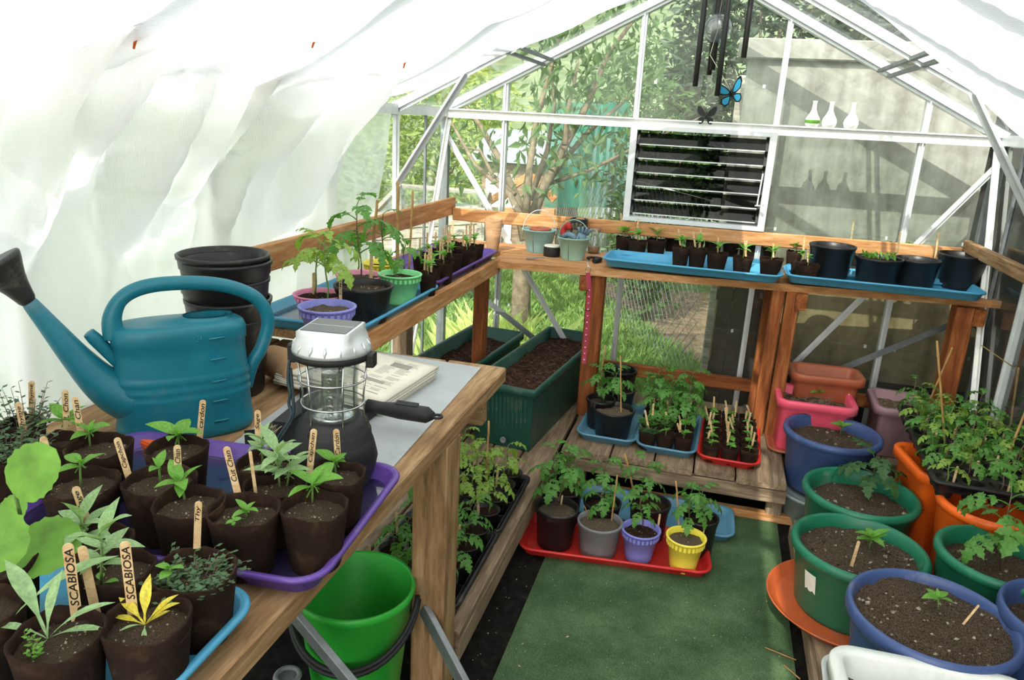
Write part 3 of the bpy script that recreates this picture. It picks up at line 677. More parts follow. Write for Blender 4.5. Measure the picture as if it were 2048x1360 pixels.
st3 = thing('right_staging', 'low timber platform under the big pots on the right', 'staging', (.9, -1.4, 0))
for i in range(5):
    x = .60+i*.128; plank(st3, 'plank', (x, -3.0, .08), (x, -.92, .08), .120, .03, 'wood_stage')
plank(st3, 'bearer', (.545, -3.0, .045), (.545, -.92, .045), .03, .06, 'wood_stage')
for y in (-2.4, -1.4): plank(st3, 'foot', (.56, y, .033), (1.14, y, .033), .06, .063, 'wood_stage')
st4 = thing('corner_staging', 'low timber staging in the far right corner', 'staging', (.9, -.45, 0))
for i in range(5):
    x = .59+i*.128; plank(st4, 'plank', (x, -.50, ZL-.013), (x, -.08, ZL-.013), .122, .026, 'wood_stage')
for y in (-.46, -.2): plank(st4, 'foot', (.55, y, .086), (1.14, y, .086), .06, .17, 'wood_stage')

# ---------------------------------------------------------------- containers
CACHE = {}
def cached(key, fn):
    if key not in CACHE: CACHE[key] = fn()
    return CACHE[key]
def pot_mesh(kind, r, h, mat, n=32):
    def fn():
        m = MB()
        if kind == 'peat':
            t = .004; rb = r*.74; m.lathe([(rb, 0), (rb+.001, .003), (r*.94, h*.8), (r, h), (r-.0015, h+.001), (r-t, h-.001), (r*.9-t*.5, h*.7), (rb-t, .008)], n, closed_top=True)
            for i, v in enumerate(m.v):
                a = math.atan2(v.y, v.x); k = 1+.012*math.sin(a*2+r*90)+.004*math.sin(a*5); m.v[i] = Vector((v.x*k, v.y*k, v.z+(.003*math.sin(a*3+1)+.0015*math.sin(a*9) if v.z > h*.95 else 0)))
        elif kind == 'nursery':
            t = .003; rb = r*.78; m.lathe([(rb, 0), (rb+.002, .004), (r*.925, h*.80), (r*.955, h*.815), (r*.97, h-.012), (r, h-.010), (r+.001, h-.002), (r-.003, h), (r-.007, h-.002), (r*.92, h*.8), (rb-t, .008)], n, closed_top=True)
        elif kind == 'deco':
            t = .003; rb = r*.68; m.lathe([(rb-.003, 0), (rb, .006), (rb, .012), (r*.86, h*.70), (r*.9, h*.71), (r*.94, h*.93), (r, h*.94), (r+.001, h-.002), (r-.003, h), (r-.008, h-.003), (r*.84, h*.7), (rb-t, .01)], n, closed_top=True)
        elif kind == 'big':
            t = .006; rb = r*.78; m.lathe([(rb, 0), (rb+.004, .008), (r*.92, h*.86), (r*.935, h*.87), (r*.94, h-.03), (r*.99, h-.026), (r+.0, h-.016), (r-.002, h-.005), (r-.012, h), (r-.022, h-.005), (r*.86, h*.8), (rb-t, .015)], 48, closed_top=True)
        elif kind == 'rolled':
            m.lathe([(r*.74, 0), (r*.76, .01), (r*.90, h*.80), (r*.91, h-.045), (r*.96, h-.043), (r*.995, h-.030), (r, h-.016), (r*.985, h-.004), (r*.95, h), (r*.915, h-.006), (r*.895, h-.02), (r*.84, h*.7), (r*.7, .02)], 56, closed_top=True)
        elif kind == 'cell':
            m.lathe([(r*.7, 0), (r*.95, h-.005), (r*1.03, h-.004), (r*1.03, h), (r*.95, h), (r*.66, .006)], 22, closed_top=True)
        return m.mesh('pot', mat)
    return cached((kind, round(r, 3), round(h, 3), mat.name, n), fn)
def soil_mesh(kind, var, fine):
    def fn():
        m = MB(); n = 40 if fine else 20; rg = 11 if fine else 5; amp = .085 if fine else .06; rr = random.Random(var)
        prof = []
        rings = []
        for i in range(rg+1):
            q = 1-i/rg if i < rg else .0001; ring = []
            for k in range(n):
                a = 2*PI*k/n; x, y = q*math.cos(a), q*math.sin(a); z = amp*noise.noise(Vector((x*2.5, y*2.5, var*7.1)))+amp*.8*noise.noise(Vector((x*8, y*8, var*3.3)))+(.04*(1-q*q))
                ring.append((x, y, z))
            rings.append(ring)
        m.rings(rings, False, True)
        if fine:
            for i in range(150):
                a = rr.uniform(0, 2*PI); q = math.sqrt(rr.random())*.93; s = rr.uniform(.012, .035)*(1.7 if rr.random() < .12 else 1); x, y = q*math.cos(a), q*math.sin(a)
                z = amp*noise.noise(Vector((x*2.5, y*2.5, var*7.1)))+amp*.8*noise.noise(Vector((x*8, y*8, var*3.3)))+(.04*(1-q*q))+s*.2
                m.mi = 1 if rr.random() < .28 else 0; b = len(m.v); e = Euler((rr.random()*6, rr.random()*6, 0)).to_matrix()
                for d in ((1, 0, 0), (0, 1.2, 0), (-1.1, 0, 0), (0, -1, 0), (0, 0, .8), (0, 0, -.8)): m.v.append(Vector((x, y, z))+e @ (Vector(d)*s))
                for f in ((0, 1, 4), (1, 2, 4), (2, 3, 4), (3, 0, 4), (1, 0, 5), (2, 1, 5), (3, 2, 5), (0, 3, 5)): m.face([b+q2 for q2 in f])
            m.mi = 0
        return m.mesh('soil', [M[kind], M['pebble']])
    return cached(('soil', kind, var, fine), fn)
def centre(uL, uR, v, zr, k=1.0):
    c = at((uL+uR)/2, v, z=zr); r = (uR-uL)/2*depth(c)/FP*k; return c, r
def add_soil(root, r, z, kind='soil', fine=True):
    return place('soil', soil_mesh(kind, R_.randint(0, 3), fine), root, (0, 0, z), (0, 0, R_.uniform(0, 6)), (r, r, r*.8))

# ---------------------------------------------------------------- leaves
def arc(L, n, a0, droop):
    x = z = 0; out = [(0, 0, a0)]
    for i in range(n):
        a = a0-droop*(i+.5)/n; x += L/n*math.cos(a); z += L/n*math.sin(a); out.append((x, z, a))
    return out
def blade(m, L, W, mat4=Matrix(), shape='ovate', fold=.25, droop=.6, n=8, pet=0.0, teeth=0):
    o = MB(); o.smooth = True; P = arc(L, n, .15, droop)
    for i, (x, z, a) in enumerate(P):
        t = i/n
        if shape == 'ovate': w = math.sin(PI*t**.72)**.85
        elif shape == 'lance': w = math.sin(PI*t**.85)
        elif shape == 'spat': w = .22*min(1, t*8)*(1-t**6)+.9*max(0, math.sin(PI*max(0, (t-.3)/.7)**.9))
        elif shape == 'round': w = math.sqrt(max(0, 1-(2*t-1)**2))
        elif shape == 'tooth': w = math.sin(PI*t**.65)*(1+(.32 if i % 2 else -.22))
        w = max(w, .03 if 0 < i < n else .02)*W/2
        if shape == 'round' and 0 < t < 1: w *= 1+.05*math.sin(i*2.3)
        o.v += [Vector((x, w, z+fold*w)), Vector((x, 0, z)), Vector((x, -w, z+fold*w))]
    for i in range(n):
        b = i*3; o.face((b, b+1, b+4, b+3)); o.face((b+1, b+2, b+5, b+4))
    if pet:
        m.tube([mat4 @ Vector((-pet, 0, -.3*pet)), mat4 @ Vector((-.4*pet, 0, -.05*pet)), mat4 @ Vector((0, 0, 0)), mat4 @ Vector((L*.5, 0, P[n//2][1]))], [W*.05+.0004, W*.045+.0004, W*.04+.0003, W*.01+.0002], 4, False); mat4 = mat4
    m.add(o, mat4)
def leaf_mesh(kind, var=0):
    def fn():
        m = MB(); rr = random.Random(var*31+len(kind)); mt = M['leaf']
        if kind == 'pepper': blade(m, 1, .46, droop=.5+.3*rr.random(), pet=.28); mt = M['leaf']
        elif kind == 'basil': blade(m, 1, .72, droop=1.2, fold=-.15, pet=.15); mt = M['leaf']
        elif kind == 'sage': blade(m, 1, .38, shape='lance', droop=.5, fold=.3, pet=.2); mt = M['leaf_sage']
        elif kind == 'lance': blade(m, 1, .26, shape='lance', droop=.7, fold=.3, pet=.1); mt = M['leaf']
        elif kind == 'spat': blade(m, 1, .15, shape='spat', droop=.8, fold=.3); mt = M['leaf_sage']
        elif kind == 'yspat': blade(m, 1, .22, shape='spat', droop=.5, fold=.3); mt = M['leaf_yel']
        elif kind == 'squash': blade(m, 1, .98, shape='round', droop=.5, fold=.08, n=16); mt = M['leaf_squash']
        elif kind == 'cotyl': blade(m, 1, .42, shape='spat', droop=.5); mt = M['leaf']
        elif kind in ('tomato', 'tomato_pale', 'tomato_dark'):
            P = arc(1, 8, .35, 1.1+.5*rr.random()); pts = [Vector((x, 0, z)) for x, z, a in P]
            m.tube(pts, [.022-.0018*i for i in range(9)], 4, False)
            def lf(i, yaw, L, W):
                x, z, a = P[i]; blade(m, L, W, Matrix.Translation((x, 0, z)) @ Matrix.Rotation(-a+.2, 4, 'Y') @ Matrix.Rotation(yaw, 4, 'Z'), 'tooth', .2, .8, 7, .08)
            for i, L in ((3, .26), (5, .40), (7, .38)):
                for sg in (-1, 1): lf(i, sg*(1.05+rr.uniform(-.15, .15)), L*rr.uniform(.85, 1.1), L*.58)
            lf(8, rr.uniform(-.15, .15), .48, .30)
            mt = M[{'tomato': 'leaf_tom', 'tomato_pale': 'leaf_tom2', 'tomato_dark': 'leaf_dark'}[kind]]
        return m.mesh('leaf', mt)
    return cached(('leaf', kind, var), fn)
def leaf(root, kind, p, yaw, pitch, s, roll=0, name='leaf'):
    e = (Matrix.Rotation(yaw, 3, 'Z') @ Matrix.Rotation(-pitch, 3, 'Y') @ Matrix.Rotation(roll, 3, 'X')).to_euler()
    return place(name, leaf_mesh(kind, R_.randint(0, 3)), root, p, e, s)
def stem(root, pts, r0, r1, mat='stem', name='stem'):
    m = MB(); n = len(pts); m.tube(pts, [r0+(r1-r0)*i/(n-1) for i in range(n)], 6); return m.build(name, M[mat], root)
def pl_pepper(root, z0, h, s, n=4, dx=0, dy=0, kind='pepper', leanx=0, yaw0=None):
    top = Vector((dx+leanx, dy, z0+h)); stem(root, [(dx, dy, z0-.004), (dx+leanx*.4, dy, z0+h*.5), top], .0022, .0014)
    y0 = R_.uniform(0, 6) if yaw0 is None else yaw0
    for i in range(n):
        f = .98-.28*(i//2)/max(1, (n+1)//2)
        leaf(root, kind, (dx+leanx*f, dy, z0+h*f), y0+(i % 2)*PI+(i//2)*1.5+R_.uniform(-.25, .25), R_.uniform(.15, .7), s*R_.uniform(.8, 1.1)*(1-.1*(i//2)), R_.uniform(-.3, .3))
    leaf(root, kind, (dx+leanx, dy, z0+h), y0+1.2, 1.1, s*.45)
def pl_tomato(root, z0, h, s, n=8, dx=0, dy=0, kind='tomato', leanx=0, leany=0, frm=.35):
    pts = [(dx+leanx*(t**1.5)+.004*math.sin(t*7), dy+leany*(t**1.5), z0-.004+(h+.004)*t) for t in (0, .25, .5, .75, 1)]
    stem(root, pts, .0028, .0014, 'stem_red' if kind != 'tomato_pale' else 'stem'); y0 = R_.uniform(0, 6)
    for i in range(n):
        f = frm+(1-frm)*i/(n-1); a = y0+i*2.4
        leaf(root, kind, (dx+leanx*f**1.5, dy+leany*f**1.5, z0+h*f), a, R_.uniform(.0, .45)+.5*(f > .9), s*R_.uniform(.8, 1.15)*(1-.35*abs(f-.6)), R_.uniform(-.3, .3))
def pl_tuft(root, z0, rad, h, n, mat='leaf_thyme', size=.010, label=None):
    vs = []; fs = []; st = MB()
    for i in range(n):
        a = R_.uniform(0, 6.28); q = math.sqrt(R_.random())*rad; p0 = Vector((q*math.cos(a)*.7, q*math.sin(a)*.7, z0)); hh = h*R_.uniform(.4, 1); p1 = p0+Vector((math.cos(a)*q*.7+R_.gauss(0, .006), math.sin(a)*q*.7+R_.gauss(0, .006), hh))
        st.tube([p0, p0.lerp(p1, .5)+Vector((0, 0, .004)), p1], [.0008, .0007, .0004], 3, False)
        for k in range(7):
            p = p0.lerp(p1, .25+.75*k/6); d = Vector((math.cos(k*1.9+a), math.sin(k*1.9+a), .3)).normalized()*size*R_.uniform(.7, 1.2); sd = Vector((-d.y, d.x, 0))*.35
            b = len(vs); vs += [p, p+d*.5+sd, p+d, p+d*.5-sd]; fs.append((b, b+1, b+2, b+3))
    b = len(st.v); st.v += vs
    for f in fs: st.mi = 1; st.face([b+i for i in f])
    o = st.build('foliage', [M['stem_red'], M[mat]], root); o['kind'] = 'stuff'; return o

# ---------------------------------------------------------------- lolly-stick markers
def stick_mesh():
    m = MB(); n = 7; pts = []
    for i in range(n+1): a = PI*i/n; pts.append((.0052*math.cos(a), -.0009, 1-.0052+.0052*math.sin(a)))
    return pts
def stick(root, base, top, wd=.0105, text=None, marks=0, name='plant_label', side=1, tsize=None, frac=.45):
    base = Vector(base); top = Vector(top); d = top-base; L = d.length; d.normalize(); view = (CAMP-Vector(root.location)-top).normalized()
    sx = d.cross(view).normalized()*-1
    if sx.dot(CR) < 0: sx = -sx
    ny = sx.cross(d).normalized()
    if ny.dot(view) < 0: ny = -ny
    m = MB(); h = wd/2; pts = [(-h, 0), (h, 0)]+[(h*math.cos(PI*i/7), L-h+h*math.sin(PI*i/7)) for i in range(8)]
    m.prism([sx*a+d*b-ny*.0009 for a, b in pts], ny*.0018)
    o = m.build(name, M['stick'], root, base)
    if text:
        me = text_mesh(text); xs = [v.co.x for v in me.vertices]; ys_ = [v.co.y for v in me.vertices]; w_ = max(xs)-min(xs); hh = max(ys_)-min(ys_)
        k = (tsize or L*frac)/w_; k2 = min(k*1.25, wd*.74/hh)
        X = d*k; Yv = -sx*k2; org = d*(L-h*1.2-w_*k)+sx*(hh/2*k2)-X*min(xs)-Yv*min(ys_)+ny*.0012
        mm = me.copy(); mm.transform(Matrix(((X.x, Yv.x, ny.x*k, org.x), (X.y, Yv.y, ny.y*k, org.y), (X.z, Yv.z, ny.z*k, org.z), (0, 0, 0, 1))))
        place('lettering', mm, o)
    elif marks:
        m = MB()
        for i in range(marks):
            t = L*(.95-.4*i/marks)-h; c = d*t+ny*.0011; q = R_.uniform(-.25, .25)*wd
            m.tube([c+sx*(q-.25*wd), c+d*L*.02+sx*(q+.1*wd), c-d*L*.01+sx*(q+.3*wd)], .00045, 3, False)
        m.build('lettering', M['ink'], o)
    return o
def text_mesh(s, shear=.25):
    def fn():
        cu = bpy.data.curves.new('txt', 'FONT'); cu.body = s; cu.size = 1; cu.shear = shear; cu.offset = .012; cu.resolution_u = 3
        o = bpy.data.objects.new('txt', cu); COL.objects.link(o); bpy.context.view_layer.update()
        me = bpy.data.meshes.new_from_object(o.evaluated_get(bpy.context.evaluated_depsgraph_get())); bpy.data.objects.remove(o)
        me.materials.clear(); me.materials.append(M['ink']); return me
    return cached(('text', s, shear), fn)
def spx(root, bu, bv, tu, tv, zbase, wd=.0105, text=None, marks=0, bury=.02, name='plant_label', mat=None, **k):
    """a stick standing in the soil: foot on the soil plane, top found at the same distance"""
    b = at(bu, bv, z=zbase); t = at(tu, tv, y=b.y); d = (t-b).normalized(); r0 = Vector(root.location)
    return stick(root, b-d*bury-r0, t-r0, wd, text, marks, name, **k)
def cane(root, bu, bv, tu, tv, zbase, r=.0032, name='bamboo_cane', bury=.03):
    b = at(bu, bv, z=zbase); t = at(tu, tv, y=b.y); d = (t-b).normalized(); r0 = Vector(root.location); m = MB(); a = b-d*bury-r0; e = t-r0; n = 6
    P = [a.lerp(e, i/n)+Vector((.0012*math.sin(i*3), 0, 0)) for i in range(n+1)]; m.tube(P, [r*(1.12 if i % 2 else 1) for i in range(n+1)], 6); return m.build(name, M['bamboo'], root)
def potted(name, cat, label, group, kind, uL, uR, v, zb, h, mat, soil='soil', lev=.82, fine=True, rfix=None):
    c, r = centre(uL, uR, v, zb+h); r = rfix or r
    t = thing(name, label, cat, (c.x, c.y, zb), 0, group)
    place('pot', pot_mesh(kind, r, h, M[mat]), t, None, (0, 0, R_.uniform(0, .5)))
    if soil: add_soil(t, r*(.90+.06*lev-.055 if kind != 'peat' else .93), h*lev, soil, fine)
    t['_r'] = r; del t['_r']; return t, c, r, zb+h*lev

# ---------------------------------------------------------------- trays
def rrect(w, d, r, z, n=6):
    out = []
    for cx, cy, a0 in ((w/2-r, d/2-r, 0), (-w/2+r, d/2-r, PI/2), (-w/2+r, -d/2+r, PI), (w/2-r, -d/2+r, 1.5*PI)):
        for i in range(n+1): a = a0+PI/2*i/n; out.append((cx+r*math.cos(a), cy+r*math.sin(a), z))
    return out
def shell(m, w, d, r, rings, top=True, n=6):
    m.rings([rrect(w+2*o, d+2*o, max(.004, r+o), z, n) for o, z in rings], True, top)
def tray(label, group, c, w, d, rz, z, mat, h=.035, r=.05, name='plant_tray', water=False):
    t = thing(name, label, 'tray', (c[0], c[1], z), rz, group); m = MB()
    shell(m, w, d, r, [(-.022, 0), (-.018, .003), (-.004, h-.006), (.0, h-.004), (.0, h), (-.006, h+.001), (-.010, h-.002), (-.024, .006)]); m.build('basin', M[mat], t)
    m = MB(); shell(m, w, d, r, [(-.0012, h-.006), (.003, h-.006), (.004, h-.001), (.001, h+.002), (-.004, h+.0022), (-.006, h+.0005)], False)
    m.f = m.f[:-1] if False else [f for f in m.f if len(f) == 4]; m.m = m.m[:len(m.f)]; m.sm = m.sm[:len(m.f)]; m.build('rim', M[mat], t)
    if water:
        m = MB(); m.rings([rrect(w-.05, d-.05, r-.015, .0095), rrect(w-.04, d-.04, r-.012, .0125)], True, True); m.build('water', M['water'], t)
    return t

# ================================================================ foreground left bench
ZP = ZB+.008
tray('purple plant tray full of peat pots at the bench edge beside the lantern', 'plant trays', (-.650, -2.645), .57, .38, .08, ZB, 'purple', water=True)
tray('blue plant tray under the nearest peat pots at the bottom left', 'plant trays', (-.69, -3.01), .57, .30, .03, ZB, 'blue')
G1 = 'peat pots of seedlings on the near bench'
PH = .098
def near(label, uL, uR, v, zb=ZP, name='potted_seedling', **k):
    return potted(name, 'potted plant', label, G1, 'peat', uL, uR, v, zb, PH, 'peat', **k)
def hpx(z0, c, tv, tu=None):      # stem height so that the top reaches pixel row tv
    t = at(tu if tu else 0, tv, y=c.y) if tu else None
    return t.z-z0
def near_pepper(label, uL, uR, v, su, sv, tv, s, n=4, st=None, txt=None, zb=ZP, tu=None, kind='pepper', yaw0=None):
    t, c, r, z = near(label, uL, uR, v, zb); b = at(su, sv, z=z)-Vector(t.location); top = at(tu or su, tv, y=b.y+t.location.y)-Vector(t.location)
    pl_pepper(t, PH*.82, top.z-PH*.82, s, n, b.x, b.y, kind, top.x-b.x, yaw0)
    if st: spx(t, *st, z, text=txt)
    return t, c, r, z
near_pepper('peat pot of pepper with tall upright stick, front right of the purple tray', 560, 697, 1010, 625, 1005, 968, .062, 4, (617, 965, 628, 858), 'Capchan', yaw0=-.3)
t, c, r, z = near('peat pot with two tiny weeds and a stick leaning left in the purple tray', 415, 560, 1018)
b = at(492, 1035, z=z)-t.location; pl_pepper(t, PH*.82, .012, .026, 5, b.x, b.y); b = at(468, 1055, z=z)-t.location; pl_pepper(t, PH*.82, .012, .012, 4, b.x, b.y, 'basil'); spx(t, 480, 1005, 452, 893, z, text='Cut Chan')
near_pepper('bushy pepper seedling leaning left before its stick, middle of the purple tray', 306, 451, 1003, 370, 1000, 962, .050, 5, (358, 985, 354, 890), 'Car Chan', tu=360, yaw0=2.6)
near_pepper('peat pot with two-leaved pepper and a stick slanting out over its left rim', 248, 391, 958, 321, 965, 935, .044, 2, (262, 968, 233, 875), 'Capchon', tu=318, yaw0=1.9)
near_pepper('peat pot of pepper seedling right before the watering can, stick reading cardon', 292, 415, 894, 358, 895, 868, .058, 4, (398, 888, 406, 800), 'cardon', tu=356, yaw0=3.3)
near_pepper('peat pot of pepper seedling touching the lantern base, back right of the purple tray', 613, 732, 945, 672, 948, 922, .042, 5, (677, 935, 672, 858), 'Cardon', tu=668, yaw0=2.8)
def sage(t, z, su, sv, tu, tv, s, n, lean=0):
    b = at(su, sv, z=z)-Vector(t.location); tp = at(tu, tv, y=b.y+t.location.y)-Vector(t.location); stem(t, [b, b.lerp(tp, .5), tp], .002, .0015, 'stem')
    for i in range(n):
        f = .45+.55*(i//2)/max(1, n//2-1); p = b.lerp(tp, f); leaf(t, 'sage', p, R_.uniform(-.4, .4)+(i % 2)*PI+(i//2)*1.57, R_.uniform(.1, .6)+.5*(f > .9), s*R_.uniform(.75, 1.1))
t, c, r, z = near('peat pot of grey-green sage behind the purple tray middle, stick lettered Sage', 472, 592, 925); sage(t, z, 525, 925, 523, 878, .040, 8); spx(t, 517, 905, 515, 820, z, text='Sage', frac=.30)
t, c, r, z = near('peat pot of the largest grey-green sage, thin edge-on stick beside it', 486, 604, 968); sage(t, z, 560, 975, 553, 905, .056, 10); sage(t, z, 575, 972, 580, 925, .045, 6); spx(t, 512, 990, 500, 902, z, wd=.005)
# left cluster
near_pepper('peat pot of pepper seedling at the far left back with stick reading Chon', 82, 160, 877, 133, 870, 838, .052, 5, (134, 872, 130, 780), 'L Chon', tu=130, yaw0=2.9)
near_pepper('peat pot of pepper seedling left of the watering can spout foot with a leaning stick', 134, 262, 890, 180, 893, 862, .050, 4, (166, 890, 149, 793), 'L Chan', tu=178, yaw0=.2)
near_pepper('peat pot of pepper seedling in the middle of the left-hand cluster behind the sage', 89, 236, 964, 162, 972, 925, .046, 4, (112, 965, 85, 873), 'T', tu=160, yaw0=3.0)
t, c, r, z = near('peat pot of creeping thyme at the left edge with its stick leaning left', -40, 84, 896); pl_tuft(t, PH*.8, .055, .05, 60, size=.011); spx(t, 53, 888, 36, 805, z, text='Thyme')
t, c, r, z = near('peat pot of tall thyme against the net with the furthest left stick', 0, 86, 845); pl_tuft(t, PH*.8, .05, .075, 40, size=.011); spx(t, 64, 832, 63, 762, z, text='Thyme')
t, c, r, z = near('peat pot of dusty sage under the big squash leaf with a slanting Sage stick', 134, 264, 1078); sage(t, z, 180, 1090, 162, 1040, .050, 8); spx(t, 185, 1075, 150, 973, z, text='Sage', frac=.30)
ZQ = ZB+.006
t, c, r, z = near('peat pot of leggy sage with a blank stick, behind the two nearest pots', 172, 308, 1133, ZQ); sage(t, z, 203, 1170, 203, 1080, .052, 9); spx(t, 187, 1203, 163, 1092, z)
for k in range(3): leaf(t, 'cotyl', at(203, 1168, z=z)-Vector(t.location), k*2+.4, .3, .022)
t, c, r, z = near('peat pot half covered by dark creeping thyme at the blue tray corner', 307, 471, 1138, ZQ); pl_tuft(t, PH*.8, .045, .022, 70, size=.009)
spx(t, 393, 1118, 397, 1003, z, text='Thy', wd=.009, frac=.22); b = at(335, 1180, z=z)-t.location; pl_pepper(t, PH*.82, .035, .024, 3, b.x, b.y, 'basil', .008)
t, c, r, z = near('nearest peat pot with a yellowing rosette of leaves and its lettered stick', 205, 381, 1236, ZQ)
b = at(290, 1250, z=z)-t.location
for k, (yw, pt, s, kd) in enumerate(((1.7, 1.35, .060, 'yspat'), (.7, .8, .05, 'yspat'), (2.9, .5, .05, 'yspat'), (.25, .75, .055, 'yspat'), (3.3, .25, .04, 'yspat'), (-.9, .15, .035, 'spat'), (-2, .5, .03, 'spat'), (.9, .4, .03, 'yspat'))): leaf(t, kd, b, yw, pt, s)
spx(t, 266, 1228, 249, 1083, z, wd=.0115, text='SCABIOSA', frac=.6)
t, c, r, z = near('nearest peat pot with long blue-green strap leaves and its lettered stick', 24, 205, 1267, ZQ)
b = at(96, 1278, z=z)-t.location
for k, (yw, pt, s) in enumerate(((1.7, 1.35, .078), (2.75, .75, .12), (.5, .75, .085), (.3, .45, .07), (-1.3, .1, .035), (3.3, .35, .07))): leaf(t, 'spat', b, yw, pt, s)
leaf(t, 'spat', at(22, 1240, z=z+.01)-t.location, .75, .7, .13)
b = at(66, 1310, z=z)-t.location; pl_tuft(t, PH*.8, .012, .03, 8, 'leaf', .007)
for o in t.children:
    if o.name.startswith('foliage'): o.location = (b.x, b.y, 0)
spx(t, 154, 1240, 135, 1087, z, wd=.0115, text='SCABIOSA', frac=.62)
t, c, r, z = near('dark peat pot cut by the left frame edge beneath the squash leaves', -120, 40, 1215, ZQ)
t, c, r, z = near('peat pot with the big round squash leaves at the left edge', -75, 68, 1120, ZQ, name='potted_squash')
b = at(20, 1125, z=z)-t.location; r0 = Vector(t.location)
def sq(u, v, yoff, s, ang, tilt=.35):
    p = at(u, v, y=c.y+yoff)-r0; X = (CR*math.cos(ang)+CU*math.sin(ang)).normalized(); Z = (-CF+Vector((0, 0, tilt))); Z = (Z-X*Z.dot(X)).normalized(); Yv = Z.cross(X)
    e = Matrix(((X.x, Yv.x, Z.x), (X.y, Yv.y, Z.y), (X.z, Yv.z, Z.z))).to_euler(); place('leaf', leaf_mesh('squash', R_.randint(0, 3)), t, p-X*s*.5, e, s)
    stem(t, [b, b.lerp(p, .5)+Vector((0, 0, .008)), p-X*s*.47], .0028, .0022)
sq(66, 944, .0, .072, .9, .5); sq(88, 1096, .035, .092, .15, 1.6); sq(-12, 1080, -.03, .080, 2.2, .6); sq(26, 1022, .05, .045, .9, .9)
m = MB(); a = at(262, 885, z=ZB+.02); b = at(320, 905, z=ZB+.02); m.prism([(a.x, a.y+.01, ZB), (b.x, b.y, ZB), (b.x+.01, b.y+.05, ZB), (a.x+.01, a.y+.06, ZB)], (0, 0, .022)); m.prism([(a.x+.004, a.y+.012, ZB+.022), (b.x-.004, b.y+.004, ZB+.022), (b.x+.004, b.y+.03, ZB+.022), (a.x+.012, a.y+.045, ZB+.022)], (0, 0, .004))
tag(m.build('plastic_box', plain('bright_orange_plastic', '#ee6a22', .35)), 'bright orange plastic box peeping out before the watering can', 'box')

# ---------------------------------------------------------------- watering can
wc = thing('watering_can', 'teal five-litre watering can with hoop handle and long spout', 'watering can', (-.905, -2.375, ZB), .80); wc.scale = (1, 1, 1.05)
def can_ring(z, k, sx=.134, sy=.066, n=48, p=2.6):
    out = []
    for i in range(n):
        a = 2*PI*i/n; c_, s_ = math.cos(a), math.sin(a); out.append((sx*k*math.copysign(abs(c_)**(2/p), c_), sy*k*math.copysign(abs(s_)**(2/p), s_), z))
    return out
prof = [(0, .93), (.004, .975), (.012, 1.0), (.030, 1.0), (.034, .985), (.040, .985), (.078, .965), (.084, .985), (.090, .985), (.096, .955), (.100, .975), (.107, .985), (.113, .955), (.118, .97), (.125, .985), (.131, .955), (.135, .95), (.168, .93), (.190, .935), (.193, .955), (.215, .955), (.224, .93), (.229, .88)]
m = MB(); R = [can_ring(z, k) for z, k in prof]; hc = (.055, 0); 
R += [[(p[0]*(1-t)+hc[0]*t*.9, p[1]*(1-t*1.0), .229+.006*math.sin(t*PI/2)) for p in can_ring(0, .86)] for t in (.15, .3)]
inner = [[(hc[0]+.048*math.cos(2*PI*i/48), .030*math.sin(2*PI*i/48), z) for i in range(48)] for z in (.237, .240, .236, .10)]
m.rings(R+inner, True, True); m.build('body', M['can'], wc)
for i, z in enumerate((.205, .163, .118, .077, .035)):
    m = MB(); a = -1.18+.0; px = .134*.97*math.cos(-1.12); m.tube([(px-.012, -.0655, z), (px+.018, -.0645, z+.001)], .0022, 6); m.build('level_mark', M['can'], wc)
me = text_mesh('5L', 0).copy(); me.materials.clear(); me.materials.append(M['can']); k = .017
me.transform(Matrix.Translation((.020, -.0632, .200)) @ Matrix.Rotation(PI/2, 4, 'X') @ Matrix.Scale(k, 4)); 
o = place('lettering', me, wc); sm = o.modifiers.new('thick', 'SOLIDIFY'); sm.thickness = .002
def bez(P, n):
    out = []; P = [Vector(p) for p in P]; N_ = len(P)
    for i in range(N_-1):
        p0, p1, p2, p3 = P[max(0, i-1)], P[i], P[i+1], P[min(N_-1, i+2)]
        for k in range(n): t = k/n; out.append(.5*((2*p1)+(-p0+p2)*t+(2*p0-5*p1+4*p2-p3)*t*t+(-p0+3*p1-3*p2+p3)*t**3))
    out.append(P[-1]); return out
hp = bez([(-.118, 0, .205), (-.120, 0, .245), (-.098, 0, .283), (-.05, 0, .302), (.03, 0, .303), (.10, 0, .291), (.155, 0, .262), (.176, 0, .215), (.160, 0, .160), (.138, 0, .125), (.122, 0, .075)], 5)
rr_ = [.0175]*len(hp); rr_ = [.024-.009*min(1, i/9) if i < 9 else .015 for i in range(len(hp)-10)]+[.015+.0*i for i in range(10)]
m = MB(); m.tube(hp, rr_[:len(hp)], 14, True, False, .95); m.build('handle', M['can'], wc)
sp = bez([(-.080, 0, .082), (-.115, 0, .092), (-.15, 0, .122), (-.185, 0, .172), (-.222, 0, .235), (-.253, 0, .288)], 6); n = len(sp)
m = MB(); m.tube(sp, [.044*(1-i/(n-1))**1.2+.0135 for i in range(n)], 16, True); m.build('spout', M['can'], wc)
d = (sp[-1]-sp[-2]).normalized(); e = sp[-1]
m = MB(); m.tube([e-d*.006, e+d*.012, e+d*.045, e+d*.07, e+d*.082, e+d*.086], [.0155, .0175, .027, .042, .046, .044], 20); m.build('rose', M['canb'], wc)
m = MB(); m.tube(bez([(-.11, 0, .150), (-.138, 0, .188), (-.158, 0, .215), (-.163, 0, .222)], 4), [.014]*8+[.013, .0125, .012, .0115, .009], 10); m.build('spout_clip', M['can'], wc)
for o in wc.children: 
    if o.name.startswith(('body', 'handle', 'spout', 'rose')):
        sm = o.modifiers.new('smooth', 'SUBSURF'); sm.levels = sm.render_levels = 1 if not o.name.startswith('body') else 0

